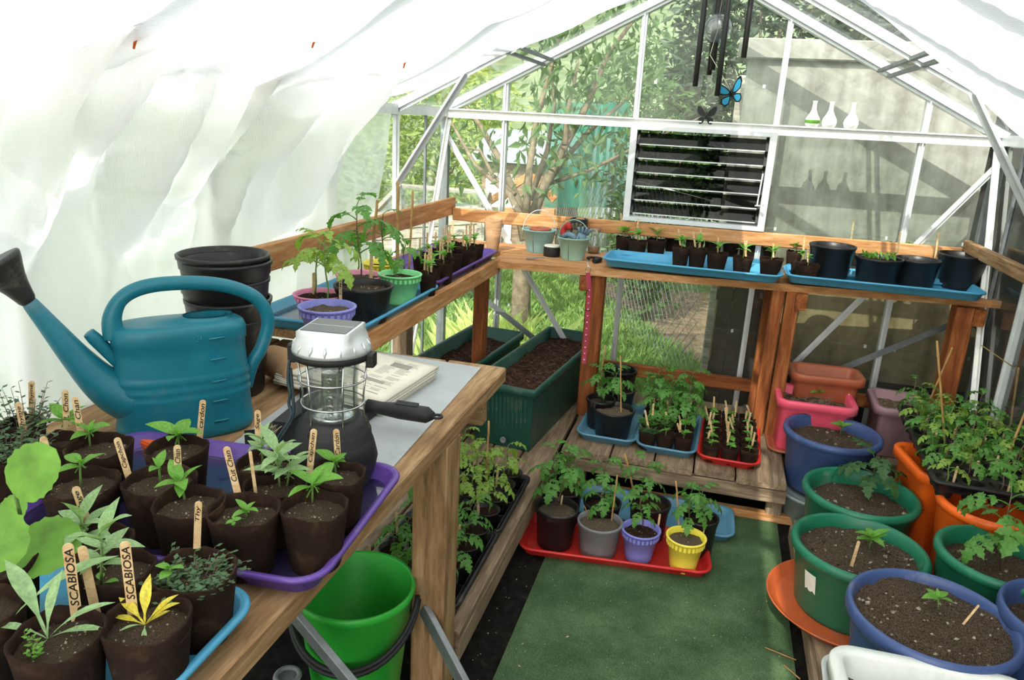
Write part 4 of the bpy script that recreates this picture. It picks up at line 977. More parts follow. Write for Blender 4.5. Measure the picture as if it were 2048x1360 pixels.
# ---------------------------------------------------------------- stack of black pots behind the can
cx_, cy_ = -.962, -2.140
specs = [(ZB, .19, .096), (ZB+.065, .17, .098), (ZB+.112, .17, .101), (ZB+.155, .17, .102), (ZB+.168, .17, .103)]
for i, (z, h, r) in enumerate(specs):
    me = pot_mesh('nursery', r, h, M['black'], 40)
    o = place('nursery_pot', me, None, (cx_+(.004 if i % 2 else -.003), cy_, z)); tag(o, ['large black nursery pot at the foot of the tall stack behind the can', 'second black nursery pot from the bottom of the tall stack', 'middle black nursery pot of the tall stack behind the can', 'second black nursery pot from the top of the tall stack', 'topmost empty black nursery pot of the tall stack'][i], 'pot', 'stack of large black pots')
m = MB(); a = Vector((-.93, -2.02, ZB+.045)); m.tube([a, a+Vector((.075, -.03, 0)), a+Vector((.11, -.045, 0))], [.040, .045, .046], 20, True); o = m.build('peat_pot', M['peat_dry']); tag(o, 'dry peat pot lying on its side behind the black stack', 'pot')

# ---------------------------------------------------------------- zinc sheet, newspaper, dustpan, brush, lantern
m = MB(); m.prism([at(u, v, z=ZB+.001) for u, v in ((415, 925), (742, 985), (962, 736), (720, 698))], (0, 0, .0015)); o = m.build('zinc_sheet', M['zinc']); tag(o, 'scratched grey metal sheet lying on the bench under the lantern', 'sheet')
nw = thing('newspaper', 'folded newspaper lying on the metal sheet behind the lantern', 'newspaper', tuple(at(730, 760, z=ZB+.004)), 0)
n0 = Vector(nw.location)
A_, B_, C_, D_ = [at(u, v, z=ZB+.006)-n0 for u, v in ((548, 775), (760, 830), (872, 755), (640, 712))]
for k in range(7):
    z = .0+.0052*k; sh_ = Vector((R_.uniform(-.006, .006), R_.uniform(-.006, .006), z))
    def fn(u, v, k=k, sh_=sh_):
        p = (A_*(1-u)+B_*u)*(1-v)+(D_*(1-u)+C_*u)*v; e = min(u, 1-u, v*1.3, (1-v)*1.3); return p+sh_+Vector((0, 0, .010*min(1, (1-v)*3)*(1-u)+.004*math.sin(u*5+k)+ (.003 if e > .05 else 0)))
    m = MB(); m.grid(fn, 14, 10); o = m.build('sheet', M['paper'], nw); sm = o.modifiers.new('t', 'SOLIDIFY'); sm.thickness = .0042; sm.offset = 1
m = MB()
def onp(u, v, k=6): 
    p = (A_*(1-u)+B_*u)*(1-v)+(D_*(1-u)+C_*u)*v; return p+Vector((0, 0, .0052*6+.010*min(1, (1-v)*3)*(1-u)+.004*math.sin(u*5+6)+.003+.0048))
rg = random.Random(4)
for cidx in range(5):
    for ln in range(30):
        u0 = .30+.13*cidx; v = .10+.027*ln
        if rg.random() < .25: continue
        w_ = .11*rg.uniform(.6, 1); a, b = onp(u0, v), onp(u0+w_, v); dd = (onp(u0, v+.009)-a); m.v += [a, b, b+dd, a+dd]; q = len(m.v); m.face((q-4, q-3, q-2, q-1))
for (u0, v0, w_, h_) in ((.66, .30, .2, .06), (.35, .62, .22, .05), (.72, .72, .16, .12)):
    a, b, c_, d_ = onp(u0, v0), onp(u0+w_, v0), onp(u0+w_, v0+h_), onp(u0, v0+h_); m.v += [a, b, c_, d_]; q = len(m.v); m.face((q-4, q-3, q-2, q-1))
m.build('print', M['print'], nw)
dp = thing('dustpan', 'black plastic dustpan with looped handle under the lantern', 'dustpan', tuple(at(760, 830, z=ZB+.003)), 0); d0 = Vector(dp.location)
P = [at(u, v, z=ZB+.004)-d0 for u, v in ((490, 890), (700, 870), (790, 800), (600, 800))]
m = MB(); m.prism(P, (0, 0, .003)); 
for a, b in ((1, 2), (2, 3), (0, 1)): m.bar(P[a]+Vector((0, 0, .016)), P[b]+Vector((0, 0, .016)), .003, .032)
m.build('pan', M['blackrub'], dp)
ha, hb = at(735, 812, z=ZB+.05)-d0, at(868, 832, z=ZB+.05)-d0; m = MB(); 
m.tube([ha, ha.lerp(hb, .2), ha.lerp(hb, .5), ha.lerp(hb, .9), hb], [.016, .014, .018, .018, .008], 12, True, False, 1.0)
m.obox(ha.lerp(hb, .6)+Vector((0, .0, .017)), (hb-ha)*.16, (0, .006, .002), (0, 0, .003)); m.build('handle', M['blackrub'], dp)
m = MB(); cc = hb+Vector((.008, 0, 0)); m.tube([cc+Vector((.010*math.cos(a*PI/6), .010*math.sin(a*PI/6), 0)) for a in range(12)], .003, 6, closed=True); m.build('hanging_loop', M['blackrub'], dp)
br = thing('hand_brush', 'hand brush with pale bristles lying behind the lantern', 'brush', tuple(at(600, 810, z=ZB+.03)), 0); b0 = Vector(br.location)
m = MB(); a, b = at(560, 850, z=ZB+.045)-b0, at(640, 780, z=ZB+.045)-b0; m.bar(a, b, .035, .014, ch=.003); m.build('brush_head', M['blackrub'], br)
m = MB()
for i in range(260):
    p = a.lerp(b, R_.random())+Vector((R_.uniform(-.014, .014), R_.uniform(-.006, .006), 0)); m.tube([p, p+Vector((R_.uniform(-.030, -.012), R_.uniform(-.02, .01), -.022))], .0006, 3, False)
m.build('bristles', M['bristle'], br)['kind'] = 'stuff'
LP = Vector((-.505, -2.475, ZB+.002))
ln = thing('solar_lantern', 'silver-topped black camping lantern with wire cage and solar panel', 'lantern', tuple(LP), .12); ln.scale = (1.08, 1.08, 1.10)
m = MB(); m.lathe([(.050, 0), (.060, .004), (.070, .03), (.074, .05), (.070, .068), (.066, .082), (.064, .084), (.063, .098), (.061, .10), (.058, .112), (.052, .120), (.046, .124)], 40, closed_top=True); m.build('base', M['blackrub'], ln)
m = MB(); a = -1.15; m.lathe([(.011, 0), (.011, .004), (.009, .005)], 20, closed_top=True); o = m.build('switch', M['blackrub'], ln, (.070*math.cos(a), .070*math.sin(a), .060), (PI/2, 0, a+PI/2)); o.scale = (1, .7, 1)
me = text_mesh('ON/OFF', 0).copy(); me.materials.clear(); me.materials.append(M['bench_silver']); me.transform(Matrix.Translation((.066*math.cos(a)-.008, .066*math.sin(a)-.007, .036)) @ Matrix.Rotation(a+PI/2, 4, 'Z') @ Matrix.Rotation(PI/2, 4, 'X') @ Matrix.Scale(.0062, 4)); place('lettering', me, ln)
m = MB(); m.lathe([(.044, .122), (.041, .16), (.0425, .20), (.047, .225), (.045, .225), (.040, .20), (.039, .16), (.042, .124)], 32, closed_bottom=False); m.build('clear_chimney', M['glass_clear'], ln)
m = MB(); m.box(-.014, .014, -.014, .014, .124, .228, .003); m.lathe([(.040, .124), (.030, .127), (.014, .134)], 28, closed_top=True); led = m.build('reflector', M['led'], ln)
for s in range(4):
    for k in range(6):
        m = MB(); m.lathe([(.0055, 0), (.005, .002), (.0025, .0005)], 10, closed_top=True); ang = s*PI/2; m.build('led', M['chrome'], led, (.0145*math.cos(ang), .0145*math.sin(ang), .140+k*.0155), (0, PI/2, ang))
m = MB()
for k in range(6):
    a = k*PI/3+.15; m.tube([(.060*math.cos(a), .060*math.sin(a), .102), (.052*math.cos(a), .052*math.sin(a), .122), (.051*math.cos(a), .051*math.sin(a), .16), (.058*math.cos(a), .058*math.sin(a), .228)], .0016, 6)
for z, r in ((.148, .0525), (.190, .0555)): m.tube([(r*math.cos(i*PI/16), r*math.sin(i*PI/16), z) for i in range(32)], .0016, 6, closed=True)
m.build('wire_cage', M['chrome'], ln)
m = MB(); m.lathe([(.058, .224), (.063, .226), (.064, .232), (.062, .238), (.058, .240)], 40, closed_top=True); m.build('collar', M['blackrub'], ln)
m = MB(); N_ = 40
def sq_ring(r, z, k):   # blend circle to square
    out = []
    for i in range(N_):
        a = 2*PI*i/N_; c_, s_ = math.cos(a), math.sin(a); q = r/max(abs(math.cos(a+.0)), abs(math.sin(a+.0))); rad = r*(1-k)+q*k; out.append((rad*c_, rad*s_, z))
    return out
m.rings([sq_ring(.0645, .237, 0), sq_ring(.0635, .243, .04), sq_ring(.0540, .256, .45), sq_ring(.0425, .2655, 1), sq_ring(.0425, .2745, 1), sq_ring(.041, .2755, 1)], True, True)
m.build('silver_cap', M['bench_silver'], ln)
for k in range(16):
    a = k*PI/8+.2; m = MB(); m.tube([((.0650)*math.cos(a), .0650*math.sin(a), .2415), (.0605*math.cos(a), .0605*math.sin(a), .249), (.0565*math.cos(a), .0565*math.sin(a), .256)], [.0008, .003, .0008], 6); m.build('cap_rib', M['bench_silver'], ln)
m = MB(); m.box(-.0375, .0375, -.0375, .0375, .2752, .2765); m.build('solar_panel', M['solar'], ln)
m = MB(); m.box(-.0375, .0375, -.0005, .0005, .2765, .2768); m.build('panel_line', M['bench_silver'], ln)
for s in (-1, 1):
    m = MB(); m.obox((s*.067, 0, .226), (.006, 0, 0), (0, .011, 0), (0, 0, .012+.004*(s < 0)), .003); m.build('hinge', M['blackrub'], ln)
m = MB(); m.tube(bez([(-.070, -.01, .215), (-.073, -.012, .18), (-.068, -.016, .16), (-.072, -.014, .14), (-.066, -.02, .12), (-.085, -.03, .085), (-.088, -.03, .072), (-.080, -.03, .085), (-.064, -.018, .12), (-.066, -.012, .16), (-.070, -.008, .20)], 5), .0028, 6); m.build('carry_cord', M['cord'], ln)

# ================================================================ side shelf, left
ZT = ZS+.008
tray('blue plant tray on the side shelf behind the lantern', 'plant trays', (-.945, -1.54), .355, .62, 0, ZS, 'blue', water=True)
tray('purple plant tray of peat pots at the corner of the side shelf', 'plant trays', (-.945, -.84), .31, .77, 0, ZS, 'purple')
G2 = 'potted tomatoes on the side shelf'
def tomato_px(t, z, su, sv, tu, tv, s, n, kind='tomato', frm=.35):
    b = at(su, sv, z=z)-Vector(t.location); tp = at(tu, tv, y=b.y+t.location.y)-Vector(t.location)
    pl_tomato(t, z-t.location.z, tp.z-b.z, s, n, b.x, b.y, kind, tp.x-b.x, 0, frm)
def band(t, r, h, mat, zf=.71):
    m = MB(); n = 28
    for i in range(n):
        a = 2*PI*i/n; q = r*.925; c_ = Vector((q*math.cos(a), q*math.sin(a), h*(zf+.12))); m.obox(c_, (-math.sin(a)*r*.06, math.cos(a)*r*.06, 0), (math.cos(a)*.0025, math.sin(a)*.0025, 0), (0, 0, h*.06))
    m.build('lugged_band', M[mat], t)
def deco(label, uL, uR, v, zb, h, mat, group, **k):
    t, c, r, z = potted('potted_tomato', 'potted plant', label, group, 'deco', uL, uR, v, zb, h, mat, **k); band(t, r, h, mat); return t, c, r, z
t, c, r, z = deco('pink plastic pot of tomato against the net beside the lantern', 587, 690, 586, ZT, .075, 'pink', G2, soil='soil_dark'); tomato_px(t, z, 629, 592, 640, 486, .075, 7, 'tomato_pale', .55); spx(t, 628, 590, 628, 545, z, marks=2)
t, c, r, z = deco('lavender plastic pot of tomato right behind the lantern top', 597, 712, 610, ZT, .10, 'lav', G2, soil='soil_light'); tomato_px(t, z, 655, 605, 648, 482, .10, 8, 'tomato_pale', .5); spx(t, 681, 610, 681, 556, z, text='ROMA', wd=.008)
t, c, r, z = deco('second pink pot, mostly hidden behind the black pot on the side shelf', 672, 768, 548, ZT, .09, 'lpink', G2, soil='soil'); tomato_px(t, z, 715, 545, 722, 480, .05, 4, 'tomato_pale')
t, c, r, z = potted('potted_tomato', 'potted plant', 'black nursery pot holding the tallest tomato on the side shelf', G2, 'nursery', 668, 786, 568, ZT, .108, 'black', soil='soil'); tomato_px(t, z, 722, 565, 712, 418, .115, 9, 'tomato', .4); spx(t, 742, 560, 743, 508, z, marks=2)
t, c, r, z = deco('yellow pot tucked behind the mint green pot', 726, 800, 524, ZT, .10, 'yellow', G2, soil='soil_dark'); tomato_px(t, z, 765, 520, 765, 430, .08, 7); cane(t, 742, 520, 755, 400, z, .0045); cane(t, 795, 522, 796, 362, z, .005)
t, c, r, z = deco('mint green pot of young tomato on the blue side tray', 756, 844, 546, ZT, .098, 'mint', G2, soil='soil_dark'); tomato_px(t, z, 806, 545, 810, 490, .06, 6); cane(t, 818, 535, 826, 382, z, .0035); 
G3 = 'peat pots of seedlings on the corner side tray'
for i, (a, b, v, lab) in enumerate(((838, 875, 546, 'nearest'), (846, 884, 532, 'second nearest'), (866, 909, 524, 'third nearest'), (880, 926, 510, 'fourth nearest'), (911, 957, 497, 'fifth nearest'), (929, 969, 490, 'furthest'))):
    t, c, r, z = potted('potted_seedling', 'potted plant', lab+' peat pot in the front row of the purple corner tray', G3, 'peat', a, b, v, ZT, .076, 'peat', fine=False, soil='soil_dark')
    pl_pepper(t, .062, .045, .045, 5)
    m_ = (a+b)/2
    for k in range(3 if i in (0, 4) else 2): spx(t, m_-8+7*k, v+2, m_-8+7*k+R_.uniform(-2, 3), v-34-R_.uniform(0, 14), z, wd=.007, marks=2)
for i, (a, b, v, lab) in enumerate(((825, 860, 515, 'nearest'), (840, 874, 508, 'second'), (856, 892, 500, 'third'), (872, 908, 492, 'fourth'), (890, 926, 485, 'fifth'))):
    t, c, r, z = potted('potted_seedling', 'potted plant', lab+' peat pot in the rear row of the purple corner tray', G3, 'peat', a, b, v, ZT, .076, 'peat', fine=False, soil='soil_dark')
    pl_pepper(t, .062, .04, .04, 5)
    for k in range(3 if i == 3 else 1): spx(t, (a+b)/2+6*k-4, v, (a+b)/2+6*k-2, v-36-R_.uniform(0, 8), z, wd=.007, marks=2)

# ================================================================ back shelf
for i in range(6):
    h = .085; z = ZS+i*.013; c = at(981, 505, z=ZS); me = pot_mesh('peat', .036+.0011*i, h, M['peat_dry'])
    o = place('peat_pot', me, None, (c.x, c.y+.03, z), (0, 0, i*.4)); tag(o, 'dry tan peat pot, '+['lowest', 'second', 'third', 'fourth', 'fifth', 'topmost'][i]+' of the nested stack on the back shelf', 'pot', 'nested dry peat pots')
def bucket(label, uL, uR, v, h, mat, tilt, name='small_bucket'):
    c, r = centre(uL, uR, v, ZS+h); t = thing(name, label, 'bucket', (c.x, c.y, ZS), 0, 'little painted metal buckets'); m = MB(); rb = r*.70
    m.lathe([(rb, 0), (rb, .003), (r*.97, h-.006), (r+.002, h-.005), (r+.003, h), (r-.001, h+.001), (r-.003, h-.004), (rb-.002, .004)], 36, closed_top=True); m.build('body', M[mat], t)
    m = MB(); m.tube([(rb+.002, 0, .004), (r*.985, 0, h-.006)], .0012, 4); o = m.build('seam', M['alu_dull'], t, None, (0, 0, -1.75))
    m = MB(); K = 16; m.tube([(r*math.cos(PI*i/K)*1.0, tilt*math.sin(PI*i/K), h-.012+(r*1.25)*math.sin(PI*i/K)) for i in range(K+1)], .0035, 6, flat=.6); m.build('handle', M['alu' if mat != 'gr2' else 'gr2'], t)
    for s in (-1, 1):
        m = MB(); m.lathe([(.006, 0), (.006, .004)], 10, closed_top=True); m.build('lug', M['alu'], t, (s*r*.98, 0, h-.012), (0, s*PI/2, 0))
    return t, c, r
t, c, r = bucket('pale blue metal bucket with raised handle, left one on the back shelf', 1045, 1113, 458, .105, 'bluegrey', .01)
o = place('terracotta_pot', pot_mesh('nursery', .052, .10, M['terra']), None, (c.x+.004, c.y, ZS+.012)); tag(o, 'brown terracotta pot sitting inside the pale blue bucket', 'pot')
t, c, r = bucket('sage green metal bucket stuffed with gloves on the back shelf', 1116, 1180, 474, .10, 'gr2', -.01)
def glove(name, label, base, mat, lean, k=1.0):
    m = MB(); b = Vector(base)
    m.tube([b, b+Vector((lean*.3, 0, .045)), b+Vector((lean*.6, 0, .075))], [.018, .022, .020], 10)
    for i in range(4):
        a = lean*.6+(i-1.5)*.011; p = b+Vector((a, 0, .072)); m.tube([p, p+Vector((lean*.25+(i-1.5)*.005, -.004, .018)), p+Vector((lean*.3+(i-1.5)*.008, -.012, .034-.004*abs(i-1.2)))], [.0075, .007, .0055], 7)
    p = b+Vector((lean*.4-.018, 0, .045)); m.tube([p, p+Vector((-.014, -.004, .014)), p+Vector((-.018, -.006, .026))], [.008, .0075, .006], 7)
    o = m.build(name, M[mat]); tag(o, label, 'glove')
glove('work_glove', 'grey-blue work glove standing in the green bucket', (c.x+.022, c.y-.008, ZS+.045), 'glove', .03)
glove('work_glove', 'olive work glove leaning in the green bucket', (c.x-.002, c.y+.018, ZS+.055), 'gloveo', .02)
m = MB(); m.tube(bez([(c.x-.045, c.y-.02, ZS+.10), (c.x-.02, c.y-.035, ZS+.115), (c.x+.01, c.y-.04, ZS+.105), (c.x+.0, c.y-.03, ZS+.095), (c.x+.03, c.y-.035, ZS+.10)], 4), .012, 8); tag(m.build('cloth_glove', M['glove']), 'blue-grey cloth glove cuff folded over the green bucket rim', 'glove')
m = MB(); m.tube(bez([(c.x-.05, c.y+.02, ZS+.10), (c.x-.055, c.y+.025, ZS+.125), (c.x-.04, c.y+.02, ZS+.15), (c.x-.02, c.y+.02, ZS+.13)], 4), [.014]*12+[.006], 8); tag(m.build('red_cloth', M['redcloth']), 'red cloth bundled at the left rim of the green bucket', 'cloth')
for i in range(9):
    o = place('small_black_pot', pot_mesh('nursery', .042, .075, M['black']), None, (at(1158, 440, y=-.10).x, -.10, ZS+.009*i+.012)); tag(o, 'small black pot, '+['lowest', 'second', 'third', 'fourth', 'fifth', 'sixth', 'seventh', 'eighth', 'topmost'][i]+' in the nested stack behind the gloves', 'pot', 'nested small black pots')
    if i == 0: o.location.z = ZS
c = at(1103, 512, z=ZS); tn = thing('tin', 'squat black tin with white lid before the two buckets', 'tin', (c.x, c.y, ZS), 0)
m = MB(); m.lathe([(.037, 0), (.038, .002), (.038, .042), (.037, .044)], 28, closed_top=True); m.build('body', M['blackrub'], tn)
m = MB(); m.lathe([(.036, .044), (.0375, .045), (.0365, .050), (.034, .051)], 28, closed_top=True); m.build('lid', M['cream'], tn)
m = MB(); a, b = at(1080, 515, z=ZS+.012), at(1052, 517, z=ZS+.006); m.tube([a+Vector((.02, .0, 0)), a, a.lerp(b, .5), b], [.003, .003, .009, .006], 8, flat=.5); tag(m.build('hand_fork', M['alu_dull']), 'dull metal spoon handle poking left from the black tin', 'tool')
c = at(1197, 497, z=ZS); vz = thing('glass_vase', 'clear cut-glass vase with waisted neck and amber base on the back shelf', 'vase', (c.x, -.10, ZS), 0)
m = MB(); m.lathe([(.028, 0), (.030, .004), (.033, .03), (.030, .055), (.020, .080), (.019, .090), (.030, .115), (.032, .118), (.029, .117), (.017, .09), (.018, .08), (.028, .055), (.031, .03), (.026, .006)], 24, closed_top=True); m.build('bowl', M['glass_clear'], vz)
m = MB(); m.lathe([(.025, .006), (.029, .03), (.0285, .034)], 20, closed_top=True); m.build('amber_contents', plain('amber_liquid', '#a9805a', .3), vz)
m = MB(); a = at(1178, 518, z=ZS+.012); m.tube(bez([a, a+Vector((-.01, .03, 0)), a+Vector((.01, .05, 0)), a+Vector((.04, .05, .0)), a+Vector((.05, .03, 0))], 4), .006, 8); b = at(1188, 522, z=ZS+.012); m.tube([b, b+Vector((.015, .035, .002)), b+Vector((.02, .06, 0))], [.011, .012, .009], 10); tag(m.build('secateurs', M['blackrub']), 'black rubber tool grips lying beside the glass vase', 'tool')
# strap hanging
sr = thing('dog_collar', 'raspberry red dog collar strap hanging from the shelf front', 'strap', tuple(at(1175, 545, z=ZS)), 0); s0 = Vector(sr.location); yy = -.60
pts = [at(u, v, y=yy)-s0 for u, v in ((1176, 545), (1179, 580), (1176, 620), (1173, 670), (1168, 725))]
m = MB()
for a, b in zip(pts[:-1], pts[1:]): m.bar(a, b-(a-b)*.04, .019, .003, (0, 1, 0))
for k in (.25, .5, .75): pass
o = m.build('webbing', M['strap'], sr)
m = MB()
for k in range(12): p = pts[1].lerp(pts[4], k/11.5); m.obox(p+Vector((.0, -.0022, 0)), (.0022, 0, 0), (0, .001, 0), (0, 0, .0016+.001*(k % 2)))
m.build('lettering', M['cream'], sr)
m = MB(); p = pts[0]+Vector((0, 0, .012)); m.tube([p+Vector((.010*math.cos(i*PI/6), 0, .014*math.sin(i*PI/6))) for i in range(12)], .0018, 6, closed=True); m.tube(bez([p+Vector((0, 0, .014)), p+Vector((-.01, .02, .03)), p+Vector((0, .06, .028))], 4), .0018, 6); m.build('ring', M['chrome'], sr)
# back-shelf trays
def tray_px(label, L, Rr, z, d, mat, rz=0, dy=0, group='plant trays', **k):
    a = at(*L, z=z+.03); b = at(*Rr, z=z+.03); w_ = (b-a).length; ang = math.atan2(b.y-a.y, b.x-a.x); mid = (a+b)/2+Vector((-math.sin(ang), math.cos(ang), 0))*(d/2+dy); return tray(label, group, (mid.x, mid.y), w_, d, ang, z, mat, **k)
tray('blue plant tray pushed against the gable rail behind the other', 'plant trays', (.03, -.15), .66, .17, .05, ZS+.0, 'blue', r=.04)
tray_px('longer blue plant tray on the front of the back shelf centre', (1203, 519), (1566, 556), ZS+.012, .25, 'blue')
tray('blue plant tray at the right end against the gable rail', 'plant trays', (.80, -.15), .70, .17, .06, ZS+.0, 'blue', r=.04)
tray_px('blue plant tray of big black pots at the right end of the back shelf', (1573, 552), (1978, 592), ZS+.012, .25, 'blue')
G4 = 'peat pots of seedlings on the back shelf'
def shelf_peat(label, a, b, v, zb, h=.082, kind='pepper', s=.058, n=6, hh=.05, sticks=1):
    t, c, r, z = potted('potted_seedling', 'potted plant', label, G4, 'peat', a, b, v, zb, h, 'peat', fine=False, soil='soil_dark')
    pl_pepper(t, h*.82, hh, s, n, kind=kind)
    for k in range(sticks):
        u = (a+b)/2+R_.uniform(-.3, .3)*(b-a)/2; spx(t, u, v+1, u+R_.uniform(-5, 7), v-30-R_.uniform(0, 18), z, wd=.0075, marks=3)
ZT2 = ZS+.020; ZT3 = ZS+.008
ordn = ['first', 'second', 'third', 'fourth', 'fifth', 'sixth', 'seventh', 'eighth', 'ninth', 'tenth', 'eleventh', 'twelfth']
for i, (a, b, v) in enumerate(((1232, 1262, 474), (1256, 1295, 481), (1294, 1334, 479), (1330, 1366, 476), (1372, 1408, 482), (1410, 1444, 484), (1446, 1480, 486), (1480, 1516, 490), (1520, 1554, 492))):
    shelf_peat(ordn[i]+' peat pot from the left in the rear row of the middle back-shelf tray', a, b, v, ZT3, sticks=1+(i % 3 == 1), kind='lance' if i in (2, 3) else 'pepper')
for i, (a, b, v) in enumerate(((1345, 1381, 494), (1378, 1415, 497), (1414, 1457, 506), (1466, 1507, 514), (1520, 1567, 517))):
    shelf_peat(ordn[i]+' peat pot from the left in the front row of the middle back-shelf tray', a, b, v, ZT2, h=.084 if i < 2 else .073, sticks=1+(i % 2), s=.055, kind='lance' if i > 2 else 'pepper')
for i, (a, b, v) in enumerate(((1574, 1606, 503), (1700, 1732, 496), (1730, 1762, 498), (1762, 1794, 500), (1800, 1832, 502))):
    shelf_peat(ordn[i]+' peat pot from the left in the rear row of the right back-shelf tray', a, b, v, ZT3, sticks=1, kind='basil', s=.035)
shelf_peat('peat pot of seedlings at the front left of the right back-shelf tray', 1583, 1622, 521, ZT2, h=.068, sticks=1, kind='basil', s=.03)
shelf_peat('peat pot with lettered stick wedged before the first black pot on the back shelf', 1592, 1640, 529, ZT2, h=.065, sticks=1, kind='basil', s=.025)
G5 = 'black nursery pots on the back shelf'
for i, (a, b, v, so_, pl, lab) in enumerate(((1622, 1711, 489, .72, 'basil', 'tall black pot with a tuft of green, left of the four on the back shelf'), (1714, 1804, 514, .85, 'tuft', 'black pot brimming with small seedlings, second on the back shelf'), (1793, 1880, 517, .8, None, 'black pot of bare compost, third of the four on the back shelf'), (1881, 1975, 508, .5, None, 'black pot at the right end of the back shelf, soil low'))):
    t, c, r, z = potted('nursery_pot', 'pot' if not pl else 'potted plant', lab, G5, 'nursery', a, b, v, ZT2, .138 if i in (0, 3) else .114, 'black', 'soil_dark', so_, False)
    if pl == 'basil':
        for k in range(9): leaf(t, 'basil', (R_.uniform(-.05, .04), R_.uniform(-.04, .05), .118*so_+.02), k*1.3, .5, .035)
    if pl == 'tuft':
        for k in range(40): leaf(t, 'lance', (R_.uniform(-.06, .06), R_.uniform(-.06, .06), .118*so_+.01), R_.uniform(0, 6), R_.uniform(.3, 1.2), .034)
    u = (a+b)/2+.38*(b-a); spx(t, u, v+(2 if i != 2 else 5), u+8, v-52, z+.0, wd=.007, marks=2)
# eave ornaments
for i, (u, lab) in enumerate(((1623, 'white bottle vase with green marks, left of three on the eave bar'), (1657, 'plain white bottle vase in the middle of the three on the eave bar'), (1701, 'white bottle vase, right of the three on the eave bar'))):
    p = at(u, 256, y=-.045); t = thing('bottle_vase', lab, 'vase', (p.x, -.035, H+.008), 0, 'white bottle vases'); m = MB()
    m.lathe([(.018, 0), (.026, .004), (.031, .020), (.028, .036), (.016, .055), (.0095, .072), (.0085, .098), (.010, .106), (.007, .106), (.006, .08)], 24, closed_top=True); m.build('bottle', plain('white_ceramic%d' % i, '#f0efe8', .35, 0, .5, .04), t)
    if i == 0:
        m = MB(); m.lathe([(.0265, .008), (.0318, .020), (.030, .028)], 24, closed_bottom=False); m.build('green_mottling', M['leaf'], t, (0, -.0003, 0)).scale = (.995, .995, 1)
# butterflies, chime
def butterfly(t, mats, sc_, sil=False):
    def wing(pts, mat, off=0): m = MB(); m.prism([(x*sc_, off, z*sc_) for x, z in pts], (0, .0012, 0)); return m
    up = [(0, .1), (.25, .5), (.7, .95), (1.0, 1.0), (1.05, .6), (.85, .15), (.4, -.05), (.05, -.05)]; lo = [(.05, -.05), (.45, -.1), (.8, -.25), (.85, -.6), (.6, -.85), (.3, -.75), (.1, -.35)]
    for s in (-1, 1):
        for q in (up, lo):
            P = [(s*x, z) for x, z in q]; o = wing(P, 0).build('wing', mats[0], t, None, (0, 0, s*.3))
            if not sil:
                cx = sum(x for x, z in P)/len(P); cz = sum(z for x, z in P)/len(P); P2 = [(cx+(x-cx)*.72, cz+(z-cz)*.72) for x, z in P]; m = MB(); m.prism([(x*sc_, -.0008, z*sc_) for x, z in P2], (0, .003, 0)); m.build('wing_patch', mats[1], o)
    m = MB(); m.tube([(0, 0, -.5*sc_), (0, 0, 0), (0, 0, .35*sc_)], [.001, .004, .003], 6); m.build('body', mats[0], t)
    m = MB()
    for s in (-1, 1): m.tube([(0, 0, .35*sc_), (s*.2*sc_, 0, .8*sc_)], .0007, 4)
    m.build('antennae', mats[0], t)
p = at(1463, 188, y=-.5); t = thing('butterfly_ornament', 'blue and black butterfly ornament hanging below the wind chime', 'ornament', tuple(p), 0); butterfly(t, (M['black_metal'], M['wing']), .052); t.rotation_euler = (.3, -.35, .3)
p = at(1412, 232, y=-.07); t = thing('butterfly_silhouette', 'flat black butterfly cut-out on the eave bar over the louvres', 'ornament', (p.x, -.065, p.z), 0); butterfly(t, (M['black_metal'],)*2, .042, True)
chx, chy = at(1440, 60, y=-.5).x, -.5
ch = thing('wind_chime', 'wind chime of long black tubes round a clear ball, hung from the ridge', 'wind chime', (chx, chy, 2.06), 0)
for u, vb, dy in ((1390, 173, 0), (1434, 192, -.04), (1487, 116, .0), (1418, 150, .05), (1425, 140, .03)):
    p = at(u, vb, y=chy+dy)-Vector((chx, chy, 2.06)); m = MB(); m.lathe([(.0095, p.z), (.0105, p.z+.001), (.0105, -.03), (.0095, -.029)], 14, (p.x, p.y, 0), closed_top=True); o = m.build('chime_tube', M['black_metal'], ch)
    m = MB(); m.tube([(p.x, p.y, -.03), (p.x*.6, p.y*.6, .0)], .0006, 3); m.build('thread', M['cream'], o)
m = MB(); m.lathe([(.05, -.004), (.052, 0), (.05, .005)], 24, closed_top=True); m.build('top_disc', M['black_metal'], ch)
p = at(1436, 57, y=chy+.02)-Vector((chx, chy, 2.06)); m = MB(); m.lathe([(.0005, -.052), (.02, -.048), (.037, -.037), (.048, -.02), (.052, 0), (.048, .02), (.037, .037), (.02, .048), (.0005, .052)], 24, tuple(p)); m.build('crackle_ball', glass_mat('crackled_glass', (.8, .83, .84), .22, .6, '#dfe3e3'), ch)
m = MB(); m.tube([p, at(1420, 110, y=chy)-Vector((chx, chy, 2.06)), at(1450, 160, y=chy)-Vector((chx, chy, 2.06)), at(1463, 185, y=chy)-Vector((chx, chy, 2.06))], .0012, 4); m.tube([p+Vector((0, 0, .05)), (0, 0, 0)], .001, 4); m.build('string', M['cream'], ch)

